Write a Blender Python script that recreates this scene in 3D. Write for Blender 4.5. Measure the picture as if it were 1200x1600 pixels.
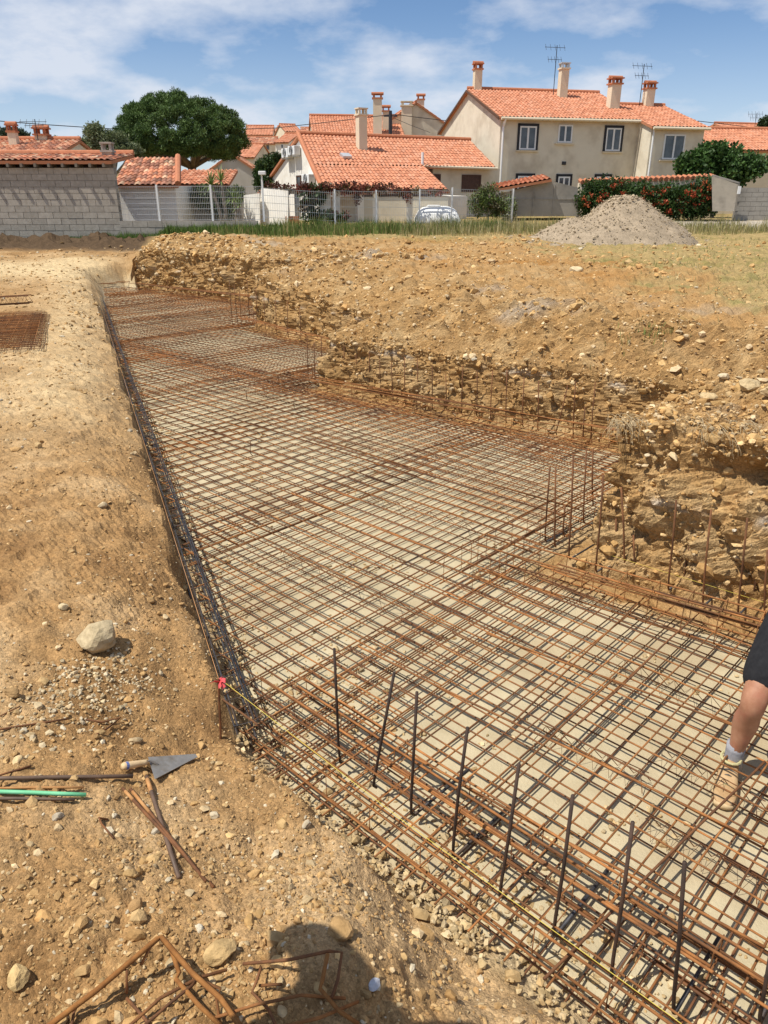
import bpy, bmesh, math, random
import numpy as np
from mathutils import Vector, Matrix, Euler

# ------------------------------------------------------------------ camera, sky, sun, exposure
scene = bpy.context.scene
for o in list(bpy.data.objects):
    bpy.data.objects.remove(o)
COL = scene.collection
F_PX = 1156.0                                   # focal length in pixels of the 1200 x 1600 photograph
PITCH = math.atan(495 / F_PX)
CAM_Z = 1.95
cam_d = bpy.data.cameras.new('camera')
cam_d.sensor_fit = 'VERTICAL'
cam_d.angle_y = 2 * math.atan(800 / F_PX)
cam_d.clip_start = 0.05
cam_d.clip_end = 3000
cam = bpy.data.objects.new('camera', cam_d)
cam.location = (0, 0, CAM_Z)
cam.rotation_euler = (math.pi / 2 - PITCH, 0, 0)
COL.objects.link(cam)
scene.camera = cam

SUN_EL = math.radians(62)
SUN_H = Vector((-0.94, -0.34, 0)).normalized()  # horizontal direction towards the sun
SUN_DIR = Vector((SUN_H.x * math.cos(SUN_EL), SUN_H.y * math.cos(SUN_EL), math.sin(SUN_EL)))
sd = bpy.data.lights.new('sun', 'SUN')
sd.energy = 5.0
sd.angle = math.radians(0.53)
sd.color = (1.0, 0.95, 0.86)
sun = bpy.data.objects.new('sun', sd)
sun.rotation_euler = SUN_DIR.to_track_quat('Z', 'Y').to_euler()
sun.location = (-20, -10, 40)
COL.objects.link(sun)

world = bpy.data.worlds.new('World')
scene.world = world
world.use_nodes = True
wn, wl = world.node_tree.nodes, world.node_tree.links
wn.clear()
w_out = wn.new('ShaderNodeOutputWorld')
w_bg = wn.new('ShaderNodeBackground')
w_bg.inputs[1].default_value = 0.105
sky = wn.new('ShaderNodeTexSky')
sky.sky_type = 'NISHITA'
sky.sun_disc = False
sky.sun_elevation = SUN_EL
sky.sun_rotation = math.atan2(SUN_H.x, SUN_H.y)
sky.air_density = 0.85
sky.dust_density = 0.1
sky.ozone_density = 6.0
tc = wn.new('ShaderNodeTexCoord')
sep = wn.new('ShaderNodeSeparateXYZ')
wl.new(tc.outputs['Generated'], sep.inputs[0])
zc_ = wn.new('ShaderNodeMath'); zc_.operation = 'MAXIMUM'; zc_.inputs[1].default_value = 0.0
wl.new(sep.outputs[2], zc_.inputs[0])
za = wn.new('ShaderNodeMath'); za.operation = 'ADD'; za.inputs[1].default_value = 0.30
wl.new(zc_.outputs[0], za.inputs[0])
comb = wn.new('ShaderNodeCombineXYZ')
for i in (0, 1):
    dv = wn.new('ShaderNodeMath'); dv.operation = 'DIVIDE'
    wl.new(sep.outputs[i], dv.inputs[0]); wl.new(za.outputs[0], dv.inputs[1])
    wl.new(dv.outputs[0], comb.inputs[i])
cmap = wn.new('ShaderNodeMapping')
cmap.inputs['Location'].default_value = (1.9, 6.4, 0.0)
wl.new(comb.outputs[0], cmap.inputs[0])
cn = wn.new('ShaderNodeTexNoise')
cn.inputs['Scale'].default_value = 2.3
cn.inputs['Detail'].default_value = 9
cn.inputs['Roughness'].default_value = 0.56
cn.inputs['Distortion'].default_value = 0.0
wl.new(cmap.outputs[0], cn.inputs['Vector'])
cr = wn.new('ShaderNodeValToRGB')
cr.color_ramp.elements[0].position = 0.42
cr.color_ramp.elements[0].color = (0, 0, 0, 1)
cr.color_ramp.elements[1].position = 0.62
cr.color_ramp.elements[1].color = (1, 1, 1, 1)
wl.new(cn.outputs[0], cr.inputs[0])
cm = wn.new('ShaderNodeMath'); cm.operation = 'MULTIPLY'; cm.inputs[1].default_value = 0.85
wl.new(cr.outputs[0], cm.inputs[0])
hz_ = wn.new('ShaderNodeMapRange'); hz_.interpolation_type = 'SMOOTHSTEP'
for k_, v_ in enumerate((0.0, 0.20, 0.46, 0.0)): hz_.inputs[k_ + 1].default_value = v_
wl.new(zc_.outputs[0], hz_.inputs[0])
hm = wn.new('ShaderNodeMath'); hm.operation = 'MAXIMUM'
wl.new(cm.outputs[0], hm.inputs[0]); wl.new(hz_.outputs[0], hm.inputs[1])
mixc = wn.new('ShaderNodeMix'); mixc.data_type = 'RGBA'
wl.new(hm.outputs[0], mixc.inputs[0])
wl.new(sky.outputs[0], mixc.inputs[6])
mixc.inputs[7].default_value = (6.6, 7.0, 7.8, 1)
wl.new(mixc.outputs[2], w_bg.inputs[0])
wl.new(w_bg.outputs[0], w_out.inputs[0])

scene.view_settings.view_transform = 'Standard'
scene.view_settings.look = 'None'
scene.view_settings.exposure = 0.12
scene.view_settings.gamma = 1.0

# ------------------------------------------------------------------ helpers
random.seed(11)
RNG = np.random.default_rng(11)
_c, _s = math.cos(PITCH), math.sin(PITCH)

def ray(u, v):
    t = (800 - v) / F_PX
    return Vector(((u - 600) / F_PX, _c + t * _s, -_s + t * _c))
def W(u, v, Y):                                 # photograph pixel at a distance Y
    r = ray(u, v); k = Y / r.y
    return Vector((r.x * k, Y, CAM_Z + r.z * k))
def G(u, v, z):                                 # photograph pixel on a level plane
    r = ray(u, v); k = (z - CAM_Z) / r.z
    return Vector((r.x * k, r.y * k, z))
def ONP(u, v, p0, n):                           # photograph pixel on a plane
    r = ray(u, v); o = Vector((0, 0, CAM_Z))
    k = (p0 - o).dot(n) / r.dot(n)
    return o + r * k

def hash3(ix, iy, iz, seed):
    h = (ix * 374761393 + iy * 668265263 + iz * 2147483647 + seed * 974711) & 0xFFFFFFFF
    h = ((h ^ (h >> 13)) * 1274126177) & 0xFFFFFFFF
    return h ^ (h >> 16)
def perlin(x, y, z, seed=0):
    x = np.asarray(x, float); y = np.asarray(y, float); z = np.asarray(z, float) + np.zeros_like(x)
    xi, yi, zi = np.floor(x).astype(np.int64), np.floor(y).astype(np.int64), np.floor(z).astype(np.int64)
    xf, yf, zf = x - xi, y - yi, z - zi
    def fade(t): return t * t * t * (t * (t * 6 - 15) + 10)
    u, v, w = fade(xf), fade(yf), fade(zf)
    def grad(dx, dy, dz):
        h = hash3(xi + dx, yi + dy, zi + dz, seed)
        a = (h & 1023) * (2 * math.pi / 1024); b = ((h >> 10) & 1023) / 511.5 - 1
        q = np.sqrt(np.maximum(0, 1 - b * b))
        return q * np.cos(a) * (xf - dx) + q * np.sin(a) * (yf - dy) + b * (zf - dz)
    def L(a, b, t): return a + t * (b - a)
    x00 = L(grad(0, 0, 0), grad(1, 0, 0), u); x10 = L(grad(0, 1, 0), grad(1, 1, 0), u)
    x01 = L(grad(0, 0, 1), grad(1, 0, 1), u); x11 = L(grad(0, 1, 1), grad(1, 1, 1), u)
    return L(L(x00, x10, v), L(x01, x11, v), w) * 1.6
def fbm(x, y, z, freq, octs, seed=0, gain=0.5, billow=False):
    s = 0; a = 1.0
    for k in range(octs):
        n = perlin(np.asarray(x) * freq, np.asarray(y) * freq, np.asarray(z) * freq, seed + k)
        s = s + a * (np.abs(n) * 2 - 0.6 if billow else n)
        a *= gain; freq *= 2.07
    return s
def sstep(a, b, x):
    t = np.clip((np.asarray(x, float) - a) / (b - a), 0, 1)
    return t * t * (3 - 2 * t)

def node_mat(name):
    m = bpy.data.materials.new(name); m.use_nodes = True
    return m, m.node_tree.nodes, m.node_tree.links, m.node_tree.nodes['Principled BSDF']
MATS = {}
def M(name, c1, c2=None, scale=6, rough=0.85, metal=0.0, bump=0.0, bscale=60, attr=False, rand=0.0,
      detail=6, spread=(0.35, 0.65), c3=None, s3=1.2, spec=0.35, coord='Object'):
    """procedural material: two colours mixed by noise, optional third, vertex colour, bump, per-object variation"""
    if name in MATS: return MATS[name]
    m, n, l, b = node_mat(name)
    b.inputs['Roughness'].default_value = rough
    b.inputs['Metallic'].default_value = metal
    b.inputs['Specular IOR Level'].default_value = spec
    co = n.new('ShaderNodeTexCoord').outputs[coord]
    if coord == 'Object':
        g = n.new('ShaderNodeNewGeometry'); co = g.outputs['Position']
    def noise(sc, det=detail):
        t = n.new('ShaderNodeTexNoise'); t.inputs['Scale'].default_value = sc; t.inputs['Detail'].default_value = det
        t.inputs['Roughness'].default_value = 0.62
        l.new(co, t.inputs['Vector']); return t.outputs[0]
    def ramp(src, a, bb):
        r = n.new('ShaderNodeMapRange'); r.inputs[1].default_value = a; r.inputs[2].default_value = bb
        l.new(src, r.inputs[0]); return r.outputs[0]
    def mix(fac, a, bb, mode='MIX'):
        x = n.new('ShaderNodeMix'); x.data_type = 'RGBA'; x.blend_type = mode
        for s_, v_ in ((0, fac), (6, a), (7, bb)):
            if hasattr(v_, 'links'): l.new(v_, x.inputs[s_])
            elif s_ == 0: x.inputs[0].default_value = v_
            else: x.inputs[s_].default_value = (*v_, 1)
        return x.outputs[2]
    col = None
    if c2 is not None: col = mix(ramp(noise(scale), *spread), c1, c2)
    if c3 is not None: col = mix(ramp(noise(s3, 3), 0.5, 0.72), col, c3)
    if attr:
        at = n.new('ShaderNodeVertexColor'); at.layer_name = 'Col'
        col = mix(1.0, at.outputs[0], col if col is not None else c1, 'MULTIPLY')
    if rand:
        oi = n.new('ShaderNodeObjectInfo')
        r = n.new('ShaderNodeMapRange'); r.inputs[3].default_value = 1 - rand; r.inputs[4].default_value = 1 + rand
        l.new(oi.outputs['Random'], r.inputs[0])
        hs = n.new('ShaderNodeHueSaturation')
        l.new(r.outputs[0], hs.inputs['Value'])
        if col is None: hs.inputs['Color'].default_value = (*c1, 1)
        else: l.new(col, hs.inputs['Color'])
        col = hs.outputs[0]
    if col is None: b.inputs['Base Color'].default_value = (*c1, 1)
    else: l.new(col, b.inputs['Base Color'])
    if bump:
        bp = n.new('ShaderNodeBump'); bp.inputs['Distance'].default_value = bump; bp.inputs['Strength'].default_value = 1.0
        l.new(noise(bscale, 8), bp.inputs['Height']); l.new(bp.outputs[0], b.inputs['Normal'])
    MATS[name] = m
    return m

def link(o, parent=None):
    COL.objects.link(o)
    if parent is not None: o.parent = parent
    return o
def wpos(o):
    p = Vector(o.location); q = o.parent
    while q is not None:
        p = p + Vector(q.location); q = q.parent
    return p
def tag(o, label=None, cat=None, group=None, kind=None):
    if label: o['label'] = label
    if cat: o['category'] = cat
    if group: o['group'] = group
    if kind: o['kind'] = kind
    return o
def thing(name, loc, label, cat, group=None):
    o = bpy.data.objects.new(name, None)
    o.location = loc; o.empty_display_size = 0.1
    link(o)
    return tag(o, label, cat, group)
def np_mesh(name, V, Fq=None, Ft=None, mat=None, col=None, smooth=False, parent=None, fcol=None, loc=None):
    """fast mesh from arrays: V (n,3), quads (m,4) and/or triangles (k,3), vertex colours (n,3)"""
    me = bpy.data.meshes.new(name)
    V = np.asarray(V, np.float32)
    off = Vector((0, 0, 0))
    if parent is not None: off = wpos(parent)
    elif loc is not None: off = Vector(loc)
    V = V - np.array(off, np.float32)
    loops = []; tot = []
    if Fq is not None and len(Fq): loops.append(np.asarray(Fq, np.int32).ravel()); tot.append(np.full(len(Fq), 4, np.int32))
    if Ft is not None and len(Ft): loops.append(np.asarray(Ft, np.int32).ravel()); tot.append(np.full(len(Ft), 3, np.int32))
    loops = np.concatenate(loops); tot = np.concatenate(tot)
    me.vertices.add(len(V)); me.vertices.foreach_set('co', V.ravel())
    me.loops.add(len(loops)); me.loops.foreach_set('vertex_index', loops)
    me.polygons.add(len(tot))
    me.polygons.foreach_set('loop_start', np.concatenate(([0], np.cumsum(tot)[:-1])).astype(np.int32))
    me.polygons.foreach_set('loop_total', tot)
    me.polygons.foreach_set('use_smooth', np.full(len(tot), bool(smooth)))
    if col is not None:
        a = me.color_attributes.new('Col', 'FLOAT_COLOR', 'POINT')
        c4 = np.ones((len(V), 4), np.float32); c4[:, :3] = col
        a.data.foreach_set('color', c4.ravel())
    me.update(calc_edges=True)
    if mat: me.materials.append(mat)
    o = bpy.data.objects.new(name, me)
    if parent is None and loc is not None: o.location = loc
    return link(o, parent)

class MB:
    def __init__(self): self.v = []; self.f = []
    def add(self, vs, fs):
        k = len(self.v); self.v += [Vector(p) for p in vs]; self.f += [tuple(i + k for i in f) for f in fs]; return self
    def hexa(self, p):                          # 8 points: bottom ring 0-3, top ring 4-7
        return self.add(p, [(3, 2, 1, 0), (4, 5, 6, 7), (0, 1, 5, 4), (1, 2, 6, 5), (2, 3, 7, 6), (3, 0, 4, 7)])
    def box(self, c, sx, sy, sz, ax=(1, 0, 0), ay=(0, 1, 0), az=(0, 0, 1)):
        c = Vector(c); X = Vector(ax) * sx / 2; Y = Vector(ay) * sy / 2; Z = Vector(az) * sz / 2
        return self.hexa([c - X - Y - Z, c + X - Y - Z, c + X + Y - Z, c - X + Y - Z, c - X - Y + Z, c + X - Y + Z, c + X + Y + Z, c - X + Y + Z])
    def prism(self, poly, d):                   # planar polygon swept by d
        n = len(poly); d = Vector(d); a = [Vector(p) for p in poly]; b = [p + d for p in a]
        return self.add(a + b, [tuple(range(n))[::-1], tuple(range(n, 2 * n))] + [(i, (i + 1) % n, n + (i + 1) % n, n + i) for i in range(n)])
    def tube(self, pts, r, sides=6, cap=True):
        pts = [Vector(p) for p in pts]; n = len(pts); vs = []; up = None
        rr = r if isinstance(r, (list, tuple)) else [r] * n
        for i, p in enumerate(pts):
            t = (pts[min(i + 1, n - 1)] - pts[max(i - 1, 0)]).normalized()
            if up is None:
                up = t.orthogonal().normalized()
            up = (up - t * up.dot(t)); up = up.normalized() if up.length > 1e-6 else t.orthogonal().normalized()
            w = t.cross(up)
            for k in range(sides):
                a = 2 * math.pi * k / sides
                vs.append(p + (up * math.cos(a) + w * math.sin(a)) * rr[i])
        fs = [(i * sides + k, i * sides + (k + 1) % sides, (i + 1) * sides + (k + 1) % sides, (i + 1) * sides + k) for i in range(n - 1) for k in range(sides)]
        if cap: fs += [tuple(range(sides))[::-1], tuple((n - 1) * sides + k for k in range(sides))]
        return self.add(vs, fs)
    def loft(self, rings, cap=True):
        n = len(rings[0]); vs = [p for r in rings for p in r]
        fs = [(i * n + k, i * n + (k + 1) % n, (i + 1) * n + (k + 1) % n, (i + 1) * n + k) for i in range(len(rings) - 1) for k in range(n)]
        if cap: fs += [tuple(range(n))[::-1], tuple((len(rings) - 1) * n + k for k in range(n))]
        return self.add(vs, fs)
    def build(self, name, mat, parent=None, smooth=False, bevel=0.0, loc=None, sub=0):
        me = bpy.data.meshes.new(name)
        off = wpos(parent) if parent is not None else Vector(loc or (0, 0, 0))
        me.from_pydata([p - off for p in self.v], [], self.f)
        bm = bmesh.new(); bm.from_mesh(me); bmesh.ops.recalc_face_normals(bm, faces=bm.faces); bm.to_mesh(me); bm.free()
        if smooth:
            for p in me.polygons: p.use_smooth = True
        me.materials.append(mat)
        o = bpy.data.objects.new(name, me)
        if parent is None and loc is not None: o.location = loc
        link(o, parent)
        if bevel:
            md = o.modifiers.new('bevel', 'BEVEL'); md.width = bevel; md.segments = 2; md.limit_method = 'ANGLE'
        if sub:
            md = o.modifiers.new('sub', 'SUBSURF'); md.levels = sub; md.render_levels = sub
        return o

ORD = ['first', 'second', 'third', 'fourth', 'fifth', 'sixth', 'seventh', 'eighth', 'ninth', 'tenth', 'eleventh', 'twelfth',
       'thirteenth', 'fourteenth', 'fifteenth', 'sixteenth', 'seventeenth', 'eighteenth', 'nineteenth', 'twentieth']

# ------------------------------------------------------------------ the pit outline
def isect(p, d, q, e):
    den = d.x * e.y - d.y * e.x
    t = ((q.x - p.x) * e.y - (q.y - p.y) * e.x) / den
    return p + d * t
V2 = lambda x, y: Vector((x, y))
ANG = math.radians(-43.5)
DA = V2(math.cos(ANG), math.sin(ANG)); DB = V2(-DA.y, DA.x)      # the two wire directions
S1, e1 = V2(-7.15, 21.5), V2(-3.16, 18.4)
S2, e2 = V2(-2.74, 15.03), V2(-0.81, 12.49)
S3, e3 = V2(-1.09, 9.9), V2(2.28, 7.41)
S4, e4 = V2(1.03, 4.64), V2(2.27, 3.75)
E1 = isect(S1, e1 - S1, S2, DB); E2 = isect(S2, e2 - S2, S3, DB); E3 = isect(S3, e3 - S3, S4, DB)
E4 = S4 + (e4 - S4).normalized() * 4.6
CN0 = V2(-0.75, 2.86)                            # corner of the cages
P0 = V2(-7.85, 20.75)
CN = CN0 - (P0 - CN0).normalized() * 0.34       # corner of the dug pit, a little outside them
NR = CN + (V2(0.72, 1.49) - V2(-0.71, 2.83)).normalized() * 4.9
PIT = [CN, P0, S1, E1, S2, E2, S3, E3, S4, E4, NR]
PITA = np.array([(p.x, p.y) for p in PIT])
def pit_sdf(x, y, poly=PITA):
    x = np.asarray(x, float); y = np.asarray(y, float)
    d = np.full(x.shape, 1e9); ins = np.zeros(x.shape, bool); n = len(poly)
    for i in range(n):
        ax, ay = poly[i]; bx, by = poly[(i + 1) % n]
        ex, ey = bx - ax, by - ay
        t = np.clip(((x - ax) * ex + (y - ay) * ey) / (ex * ex + ey * ey), 0, 1)
        d = np.minimum(d, np.hypot(x - ax - t * ex, y - ay - t * ey))
        c = ((ay > y) != (by > y)) & (x < (bx - ax) * (y - ay) / (by - ay + 1e-12) + ax)
        ins ^= c
    return np.where(ins, -d, d)
MID = [(-40, 60.0), (-7.9, 30.0), (-6.95, 21.3), (-2.5, 12), (0.4, 4), (2.6, 1.4), (4.4, -0.6), (20, -16)]
def bank_side(x, y):                            # > 0 right of the line that runs through the pit
    x = np.asarray(x, float); y = np.asarray(y, float)
    ys = np.array([p[1] for p in MID][::-1]); xs = np.array([p[0] for p in MID][::-1])
    return x - np.interp(y, ys, xs)
FLOOR = -0.5
def zcut(x, y):
    return 0.56 + (0.15 - 0.56) * sstep(5.4, 6.8, y) + 0.42 * sstep(12.0, 16, y)
def field_z(x, y):
    z = 0.70 + 0.10 * fbm(x, y, 0, 0.35, 3, 21) + 0.055 * fbm(x, y, 0, 1.7, 3, 22)
    z = z + 0.10 * np.exp(-((y - 22.6 - 0.12 * x) / 1.0) ** 2) * sstep(8, 2, x) * (1 + 0.5 * fbm(x, y, 0, 0.9, 2, 23))
    z = z + 0.10 * np.exp(-((y - 15.0 + 0.3 * x) / 0.7) ** 2) * (0.6 + 0.6 * fbm(x, y, 0, 0.7, 2, 24))
    z = z + 0.17 * np.exp(-((x - 2.5) ** 2 / 0.9 + (y - 4.9) ** 2 / 0.7)) + 0.16 * np.exp(-((x + 5.2) ** 2 / 2.5 + (y - 21.6) ** 2 / 1.2))
    return z
def bank_prof(d, x, y):
    zc = zcut(x, y)
    t = np.clip(d / (1.7 - 0.5 * sstep(6, 7.5, y)), 0, 1)
    return zc + (field_z(x, y) - zc) * (1 - (1 - t) ** 1.7)
def low_z(x, y, d):
    z = 0.45 * sstep(14, 26.5, y) + 0.028 * fbm(x, y, 0, 0.8, 3, 31)
    z = z + 0.30 * np.exp(-((y - 24.9 + 0.05 * x) / 0.75) ** 2) * (1 + 0.7 * fbm(x, y, 0, 0.8, 3, 33) + 0.5 * fbm(x, y, 0, 3.0, 3, 35, billow=True))
    nearw = sstep(4.2, 2.6, y)
    z = z - (0.20 + 0.10 * nearw) * np.clip(1 - d / (0.75 + 0.25 * nearw), 0, 1) ** 1.8 * (1 + 0.5 * fbm(x, y, 0, 1.5, 2, 34))
    z = z + 0.07 * np.exp(-((x + 0.15) ** 2 + (y - 1.42) ** 2) / 0.05)       # lump by the pit edge
    return z
def ground_z(x, y, ribbon_gap=True, fine=True):
    x = np.asarray(x, float); y = np.asarray(y, float)
    wob = (0.09 * fbm(x, y, 0, 1.1, 2, 41) + 0.045 * fbm(x, y, 0, 4.0, 2, 42)) * sstep(19, 8, y)
    d0 = pit_sdf(x, y)
    bs = bank_side(x, y)
    bm_ = sstep(-0.35, 0.45, bs)
    d = d0 + wob * (1 - bm_) * 0.7 - 0.02
    dl = np.maximum(d, 0)
    lo = low_z(x, y, dl)
    hi = bank_prof(np.maximum(d0, 0), x, y)
    if ribbon_gap: hi = hi - 0.26 * (1 - sstep(1.2, 1.75, d0))
    far = sstep(21.2, 22.2, y)
    z = lo * (1 - bm_) + hi * bm_
    wall = np.where(bm_ > 0.5, sstep(0.45, 0.75, d0) if ribbon_gap else sstep(0, 0.1, d0), sstep(-0.10 - 0.34 * sstep(14.5, 19.5, y), 0.03 + 0.12 * sstep(14.5, 19.5, y), d))
    flr = FLOOR + 0.07 * sstep(-0.20, 0.0, d0) * (1 - bm_)
    z = flr + (z - flr) * np.where(d0 > 2.5, 1, wall)
    # behind the walls: street level on the left, gardens on the right, a hill far behind
    z = np.where(y > 27.0, z + (-0.15 - z) * sstep(27.05, 27.25, y) * sstep(-3.4, -4.4, x), z)
    z = np.where(y > 29, z + (0.95 - z) * sstep(29, 36, y) * sstep(-4, -2.5, x), z)
    z = z + 0.075 * np.clip(y - 58, 0, 80)
    if fine:
        out = sstep(-0.12, 0.08, d0)
        near = np.exp(-np.hypot(x, y) / 14)
        z = z + out * (0.020 * fbm(x, y, 0, 4.5, 2, 51, billow=True) + near * 0.011 * fbm(x, y, 0, 13, 3, 52, 0.6, billow=True))
        z = z + out * bm_ * sstep(30, 22, y) * 0.035 * fbm(x, y, 0, 3.2, 3, 53, 0.6, billow=True)
        z = z + (1 - out) * 0.006 * fbm(x, y, 0, 9, 2, 54)
    return z
def gz(x, y): return float(ground_z(np.array([x]), np.array([y]))[0])

# ------------------------------------------------------------------ materials of the ground
def soil_mat():
    m, n, l, bs = node_mat('soil')
    bs.inputs['Roughness'].default_value = 0.95; bs.inputs['Specular IOR Level'].default_value = 0.12
    pos = n.new('ShaderNodeNewGeometry').outputs['Position']
    def noise(sc, det=8):
        t = n.new('ShaderNodeTexNoise'); t.inputs['Scale'].default_value = sc; t.inputs['Detail'].default_value = det; t.inputs['Roughness'].default_value = 0.65
        l.new(pos, t.inputs['Vector']); return t.outputs[0]
    def voro(sc, out):
        t = n.new('ShaderNodeTexVoronoi'); t.inputs['Scale'].default_value = sc
        dv = n.new('ShaderNodeTexNoise'); dv.inputs['Scale'].default_value = sc * 0.8; l.new(pos, dv.inputs['Vector'])
        ad = n.new('ShaderNodeVectorMath'); ad.operation = 'MULTIPLY_ADD'; ad.inputs[1].default_value = (1.2 / sc,) * 3
        l.new(dv.outputs[1], ad.inputs[0]); l.new(pos, ad.inputs[2]); l.new(ad.outputs[0], t.inputs['Vector']); return t.outputs[out]
    def rng_(src, a, b_, c, d):
        r = n.new('ShaderNodeMapRange'); l.new(src, r.inputs[0])
        for k, v in enumerate((a, b_, c, d)): r.inputs[k + 1].default_value = v
        return r.outputs[0]
    def mul(p, q):
        x = n.new('ShaderNodeMath'); x.operation = 'MULTIPLY'; l.new(p, x.inputs[0]); l.new(q, x.inputs[1]); return x.outputs[0]
    def mad(p, k, q):
        x = n.new('ShaderNodeMath'); x.operation = 'MULTIPLY_ADD'; l.new(p, x.inputs[0]); x.inputs[1].default_value = k; l.new(q, x.inputs[2]); return x.outputs[0]
    sp = n.new('ShaderNodeSeparateColor'); l.new(voro(75, 1), sp.inputs[0])
    sp2 = n.new('ShaderNodeSeparateColor'); l.new(voro(210, 1), sp2.inputs[0])
    f = mul(mul(rng_(noise(7), 0.3, 0.7, 0.70, 1.06), rng_(sp.outputs[0], 0, 1, 0.78, 1.14)), rng_(sp2.outputs[0], 0, 1, 0.76, 1.16))
    at = n.new('ShaderNodeVertexColor'); at.layer_name = 'Col'
    tint = n.new('ShaderNodeMix'); tint.data_type = 'RGBA'; tint.blend_type = 'MULTIPLY'; tint.inputs[0].default_value = 1
    l.new(at.outputs[0], tint.inputs[6]); tint.inputs[7].default_value = (0.92, 0.845, 0.775, 1)
    vm = n.new('ShaderNodeVectorMath'); vm.operation = 'SCALE'; l.new(tint.outputs[2], vm.inputs[0]); l.new(f, vm.inputs['Scale'])
    l.new(vm.outputs[0], bs.inputs['Base Color'])
    h = mad(voro(75, 0), -0.35, mad(voro(210, 0), -0.16, noise(34, 10)))
    bp = n.new('ShaderNodeBump'); bp.inputs['Distance'].default_value = 0.011; bp.inputs['Strength'].default_value = 1
    l.new(h, bp.inputs['Height']); l.new(bp.outputs[0], bs.inputs['Normal'])
    return m
SOIL = soil_mat()
ROCKM = M('rock', (0.74, 0.69, 0.60), (1.08, 1.02, 0.92), scale=30, rough=0.92, bump=0.004, bscale=90, attr=True, spec=0.2)
RUST = M('rust', (0.20, 0.082, 0.028), (0.40, 0.17, 0.052), scale=14, rough=0.85, bump=0.0012, bscale=420, rand=0.30, c3=(0.075, 0.042, 0.026), s3=2.2, metal=0.15)
RUST_DARK = M('dark_rust', (0.11, 0.052, 0.026), (0.23, 0.098, 0.038), scale=18, rough=0.8, bump=0.0012, bscale=420, rand=0.25, metal=0.2)
STEEL = M('dark_steel', (0.035, 0.037, 0.043), (0.085, 0.082, 0.085), scale=22, rough=0.55, metal=0.5, bump=0.0012, bscale=420, rand=0.2, c3=(0.10, 0.06, 0.035), s3=3)

# ------------------------------------------------------------------ ground: one sheet, fine in front of the camera, out to the horizon
def ground_color(x, y, d0, bm_):
    n1 = fbm(x, y, 0, 0.9, 4, 61); n2 = fbm(x, y, 0, 3.3, 4, 62); n3 = fbm(x, y, 0, 0.35, 3, 63)
    def C(a): return np.array(a)[None, :]
    def lerp(a, b, t): return a + (b - a) * t[:, None]
    soil = lerp(C((0.46, 0.295, 0.135)), C((0.62, 0.455, 0.255)), sstep(-0.1, 0.8, n1 + 0.3 * n2))
    soil = lerp(soil, np.broadcast_to(C((0.31, 0.185, 0.08)), soil.shape), sstep(0.0, 0.8, -n1 + 0.5 * n2) * 0.9)
    trk = np.exp(-((y - 20.3 - 0.22 * (x + 8)) / 1.7) ** 2) * sstep(-6.8, -8.2, x) + 0.55 * np.exp(-((x + 3.6 + 0.36 * (y - 8)) / 0.75) ** 2) * sstep(5, 8, y) * sstep(24, 20, y)
    soil = lerp(soil, np.broadcast_to(C((0.74, 0.60, 0.36)), soil.shape), np.clip(trk * 1.2 * (0.95 + 0.4 * n2), 0, 1))
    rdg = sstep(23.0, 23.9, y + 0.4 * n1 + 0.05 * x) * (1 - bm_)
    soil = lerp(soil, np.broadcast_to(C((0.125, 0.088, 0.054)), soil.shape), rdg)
    fld = lerp(C((0.53, 0.335, 0.145)), C((0.60, 0.43, 0.225)), sstep(-0.3, 0.8, n2 + 0.5 * n1))
    fld = lerp(fld, np.broadcast_to(C((0.50, 0.27, 0.09)), fld.shape), sstep(0.0, 0.8, n3 + 0.3 * n1))
    fld = lerp(fld, np.broadcast_to(C((0.50, 0.45, 0.36)), fld.shape), sstep(0.35, 0.8, fbm(x, y, 0, 0.7, 3, 66)) * sstep(3.5, 1.5, d0) * 0.8)
    gm = sstep(-0.8, 1.2, (x - 4.4) + 1.3 * n1 + 0.8 * n2) * sstep(6, 8, y)
    gm = np.maximum(gm, sstep(21.5, 23.5, y + 0.5 * n1) * 0.9)
    gcol = lerp(C((0.50, 0.40, 0.19)), C((0.33, 0.31, 0.12)), sstep(-0.1, 0.6, n2 + 0.4 * n3))
    fld = lerp(fld, gcol, gm * 0.85)
    pth = sstep(0.5, 1.2, (x - 10.8 + 0.4 * n1)) * np.exp(-((y - 33.0) / 2.4) ** 4)
    fld = lerp(fld, np.broadcast_to(C((0.66, 0.62, 0.55)), fld.shape), np.clip(pth, 0, 1) * (y > 29))
    c = soil * (1 - bm_)[:, None] + fld * bm_[:, None] * np.array([[0.87, 0.88, 0.88]])
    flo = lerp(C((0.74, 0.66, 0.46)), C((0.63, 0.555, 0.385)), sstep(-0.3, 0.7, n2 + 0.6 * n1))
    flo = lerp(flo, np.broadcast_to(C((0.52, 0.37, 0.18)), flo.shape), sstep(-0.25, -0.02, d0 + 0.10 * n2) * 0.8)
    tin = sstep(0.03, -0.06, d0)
    return np.clip(c + (flo - c) * tin[:, None], 0.02, 0.9)

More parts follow.
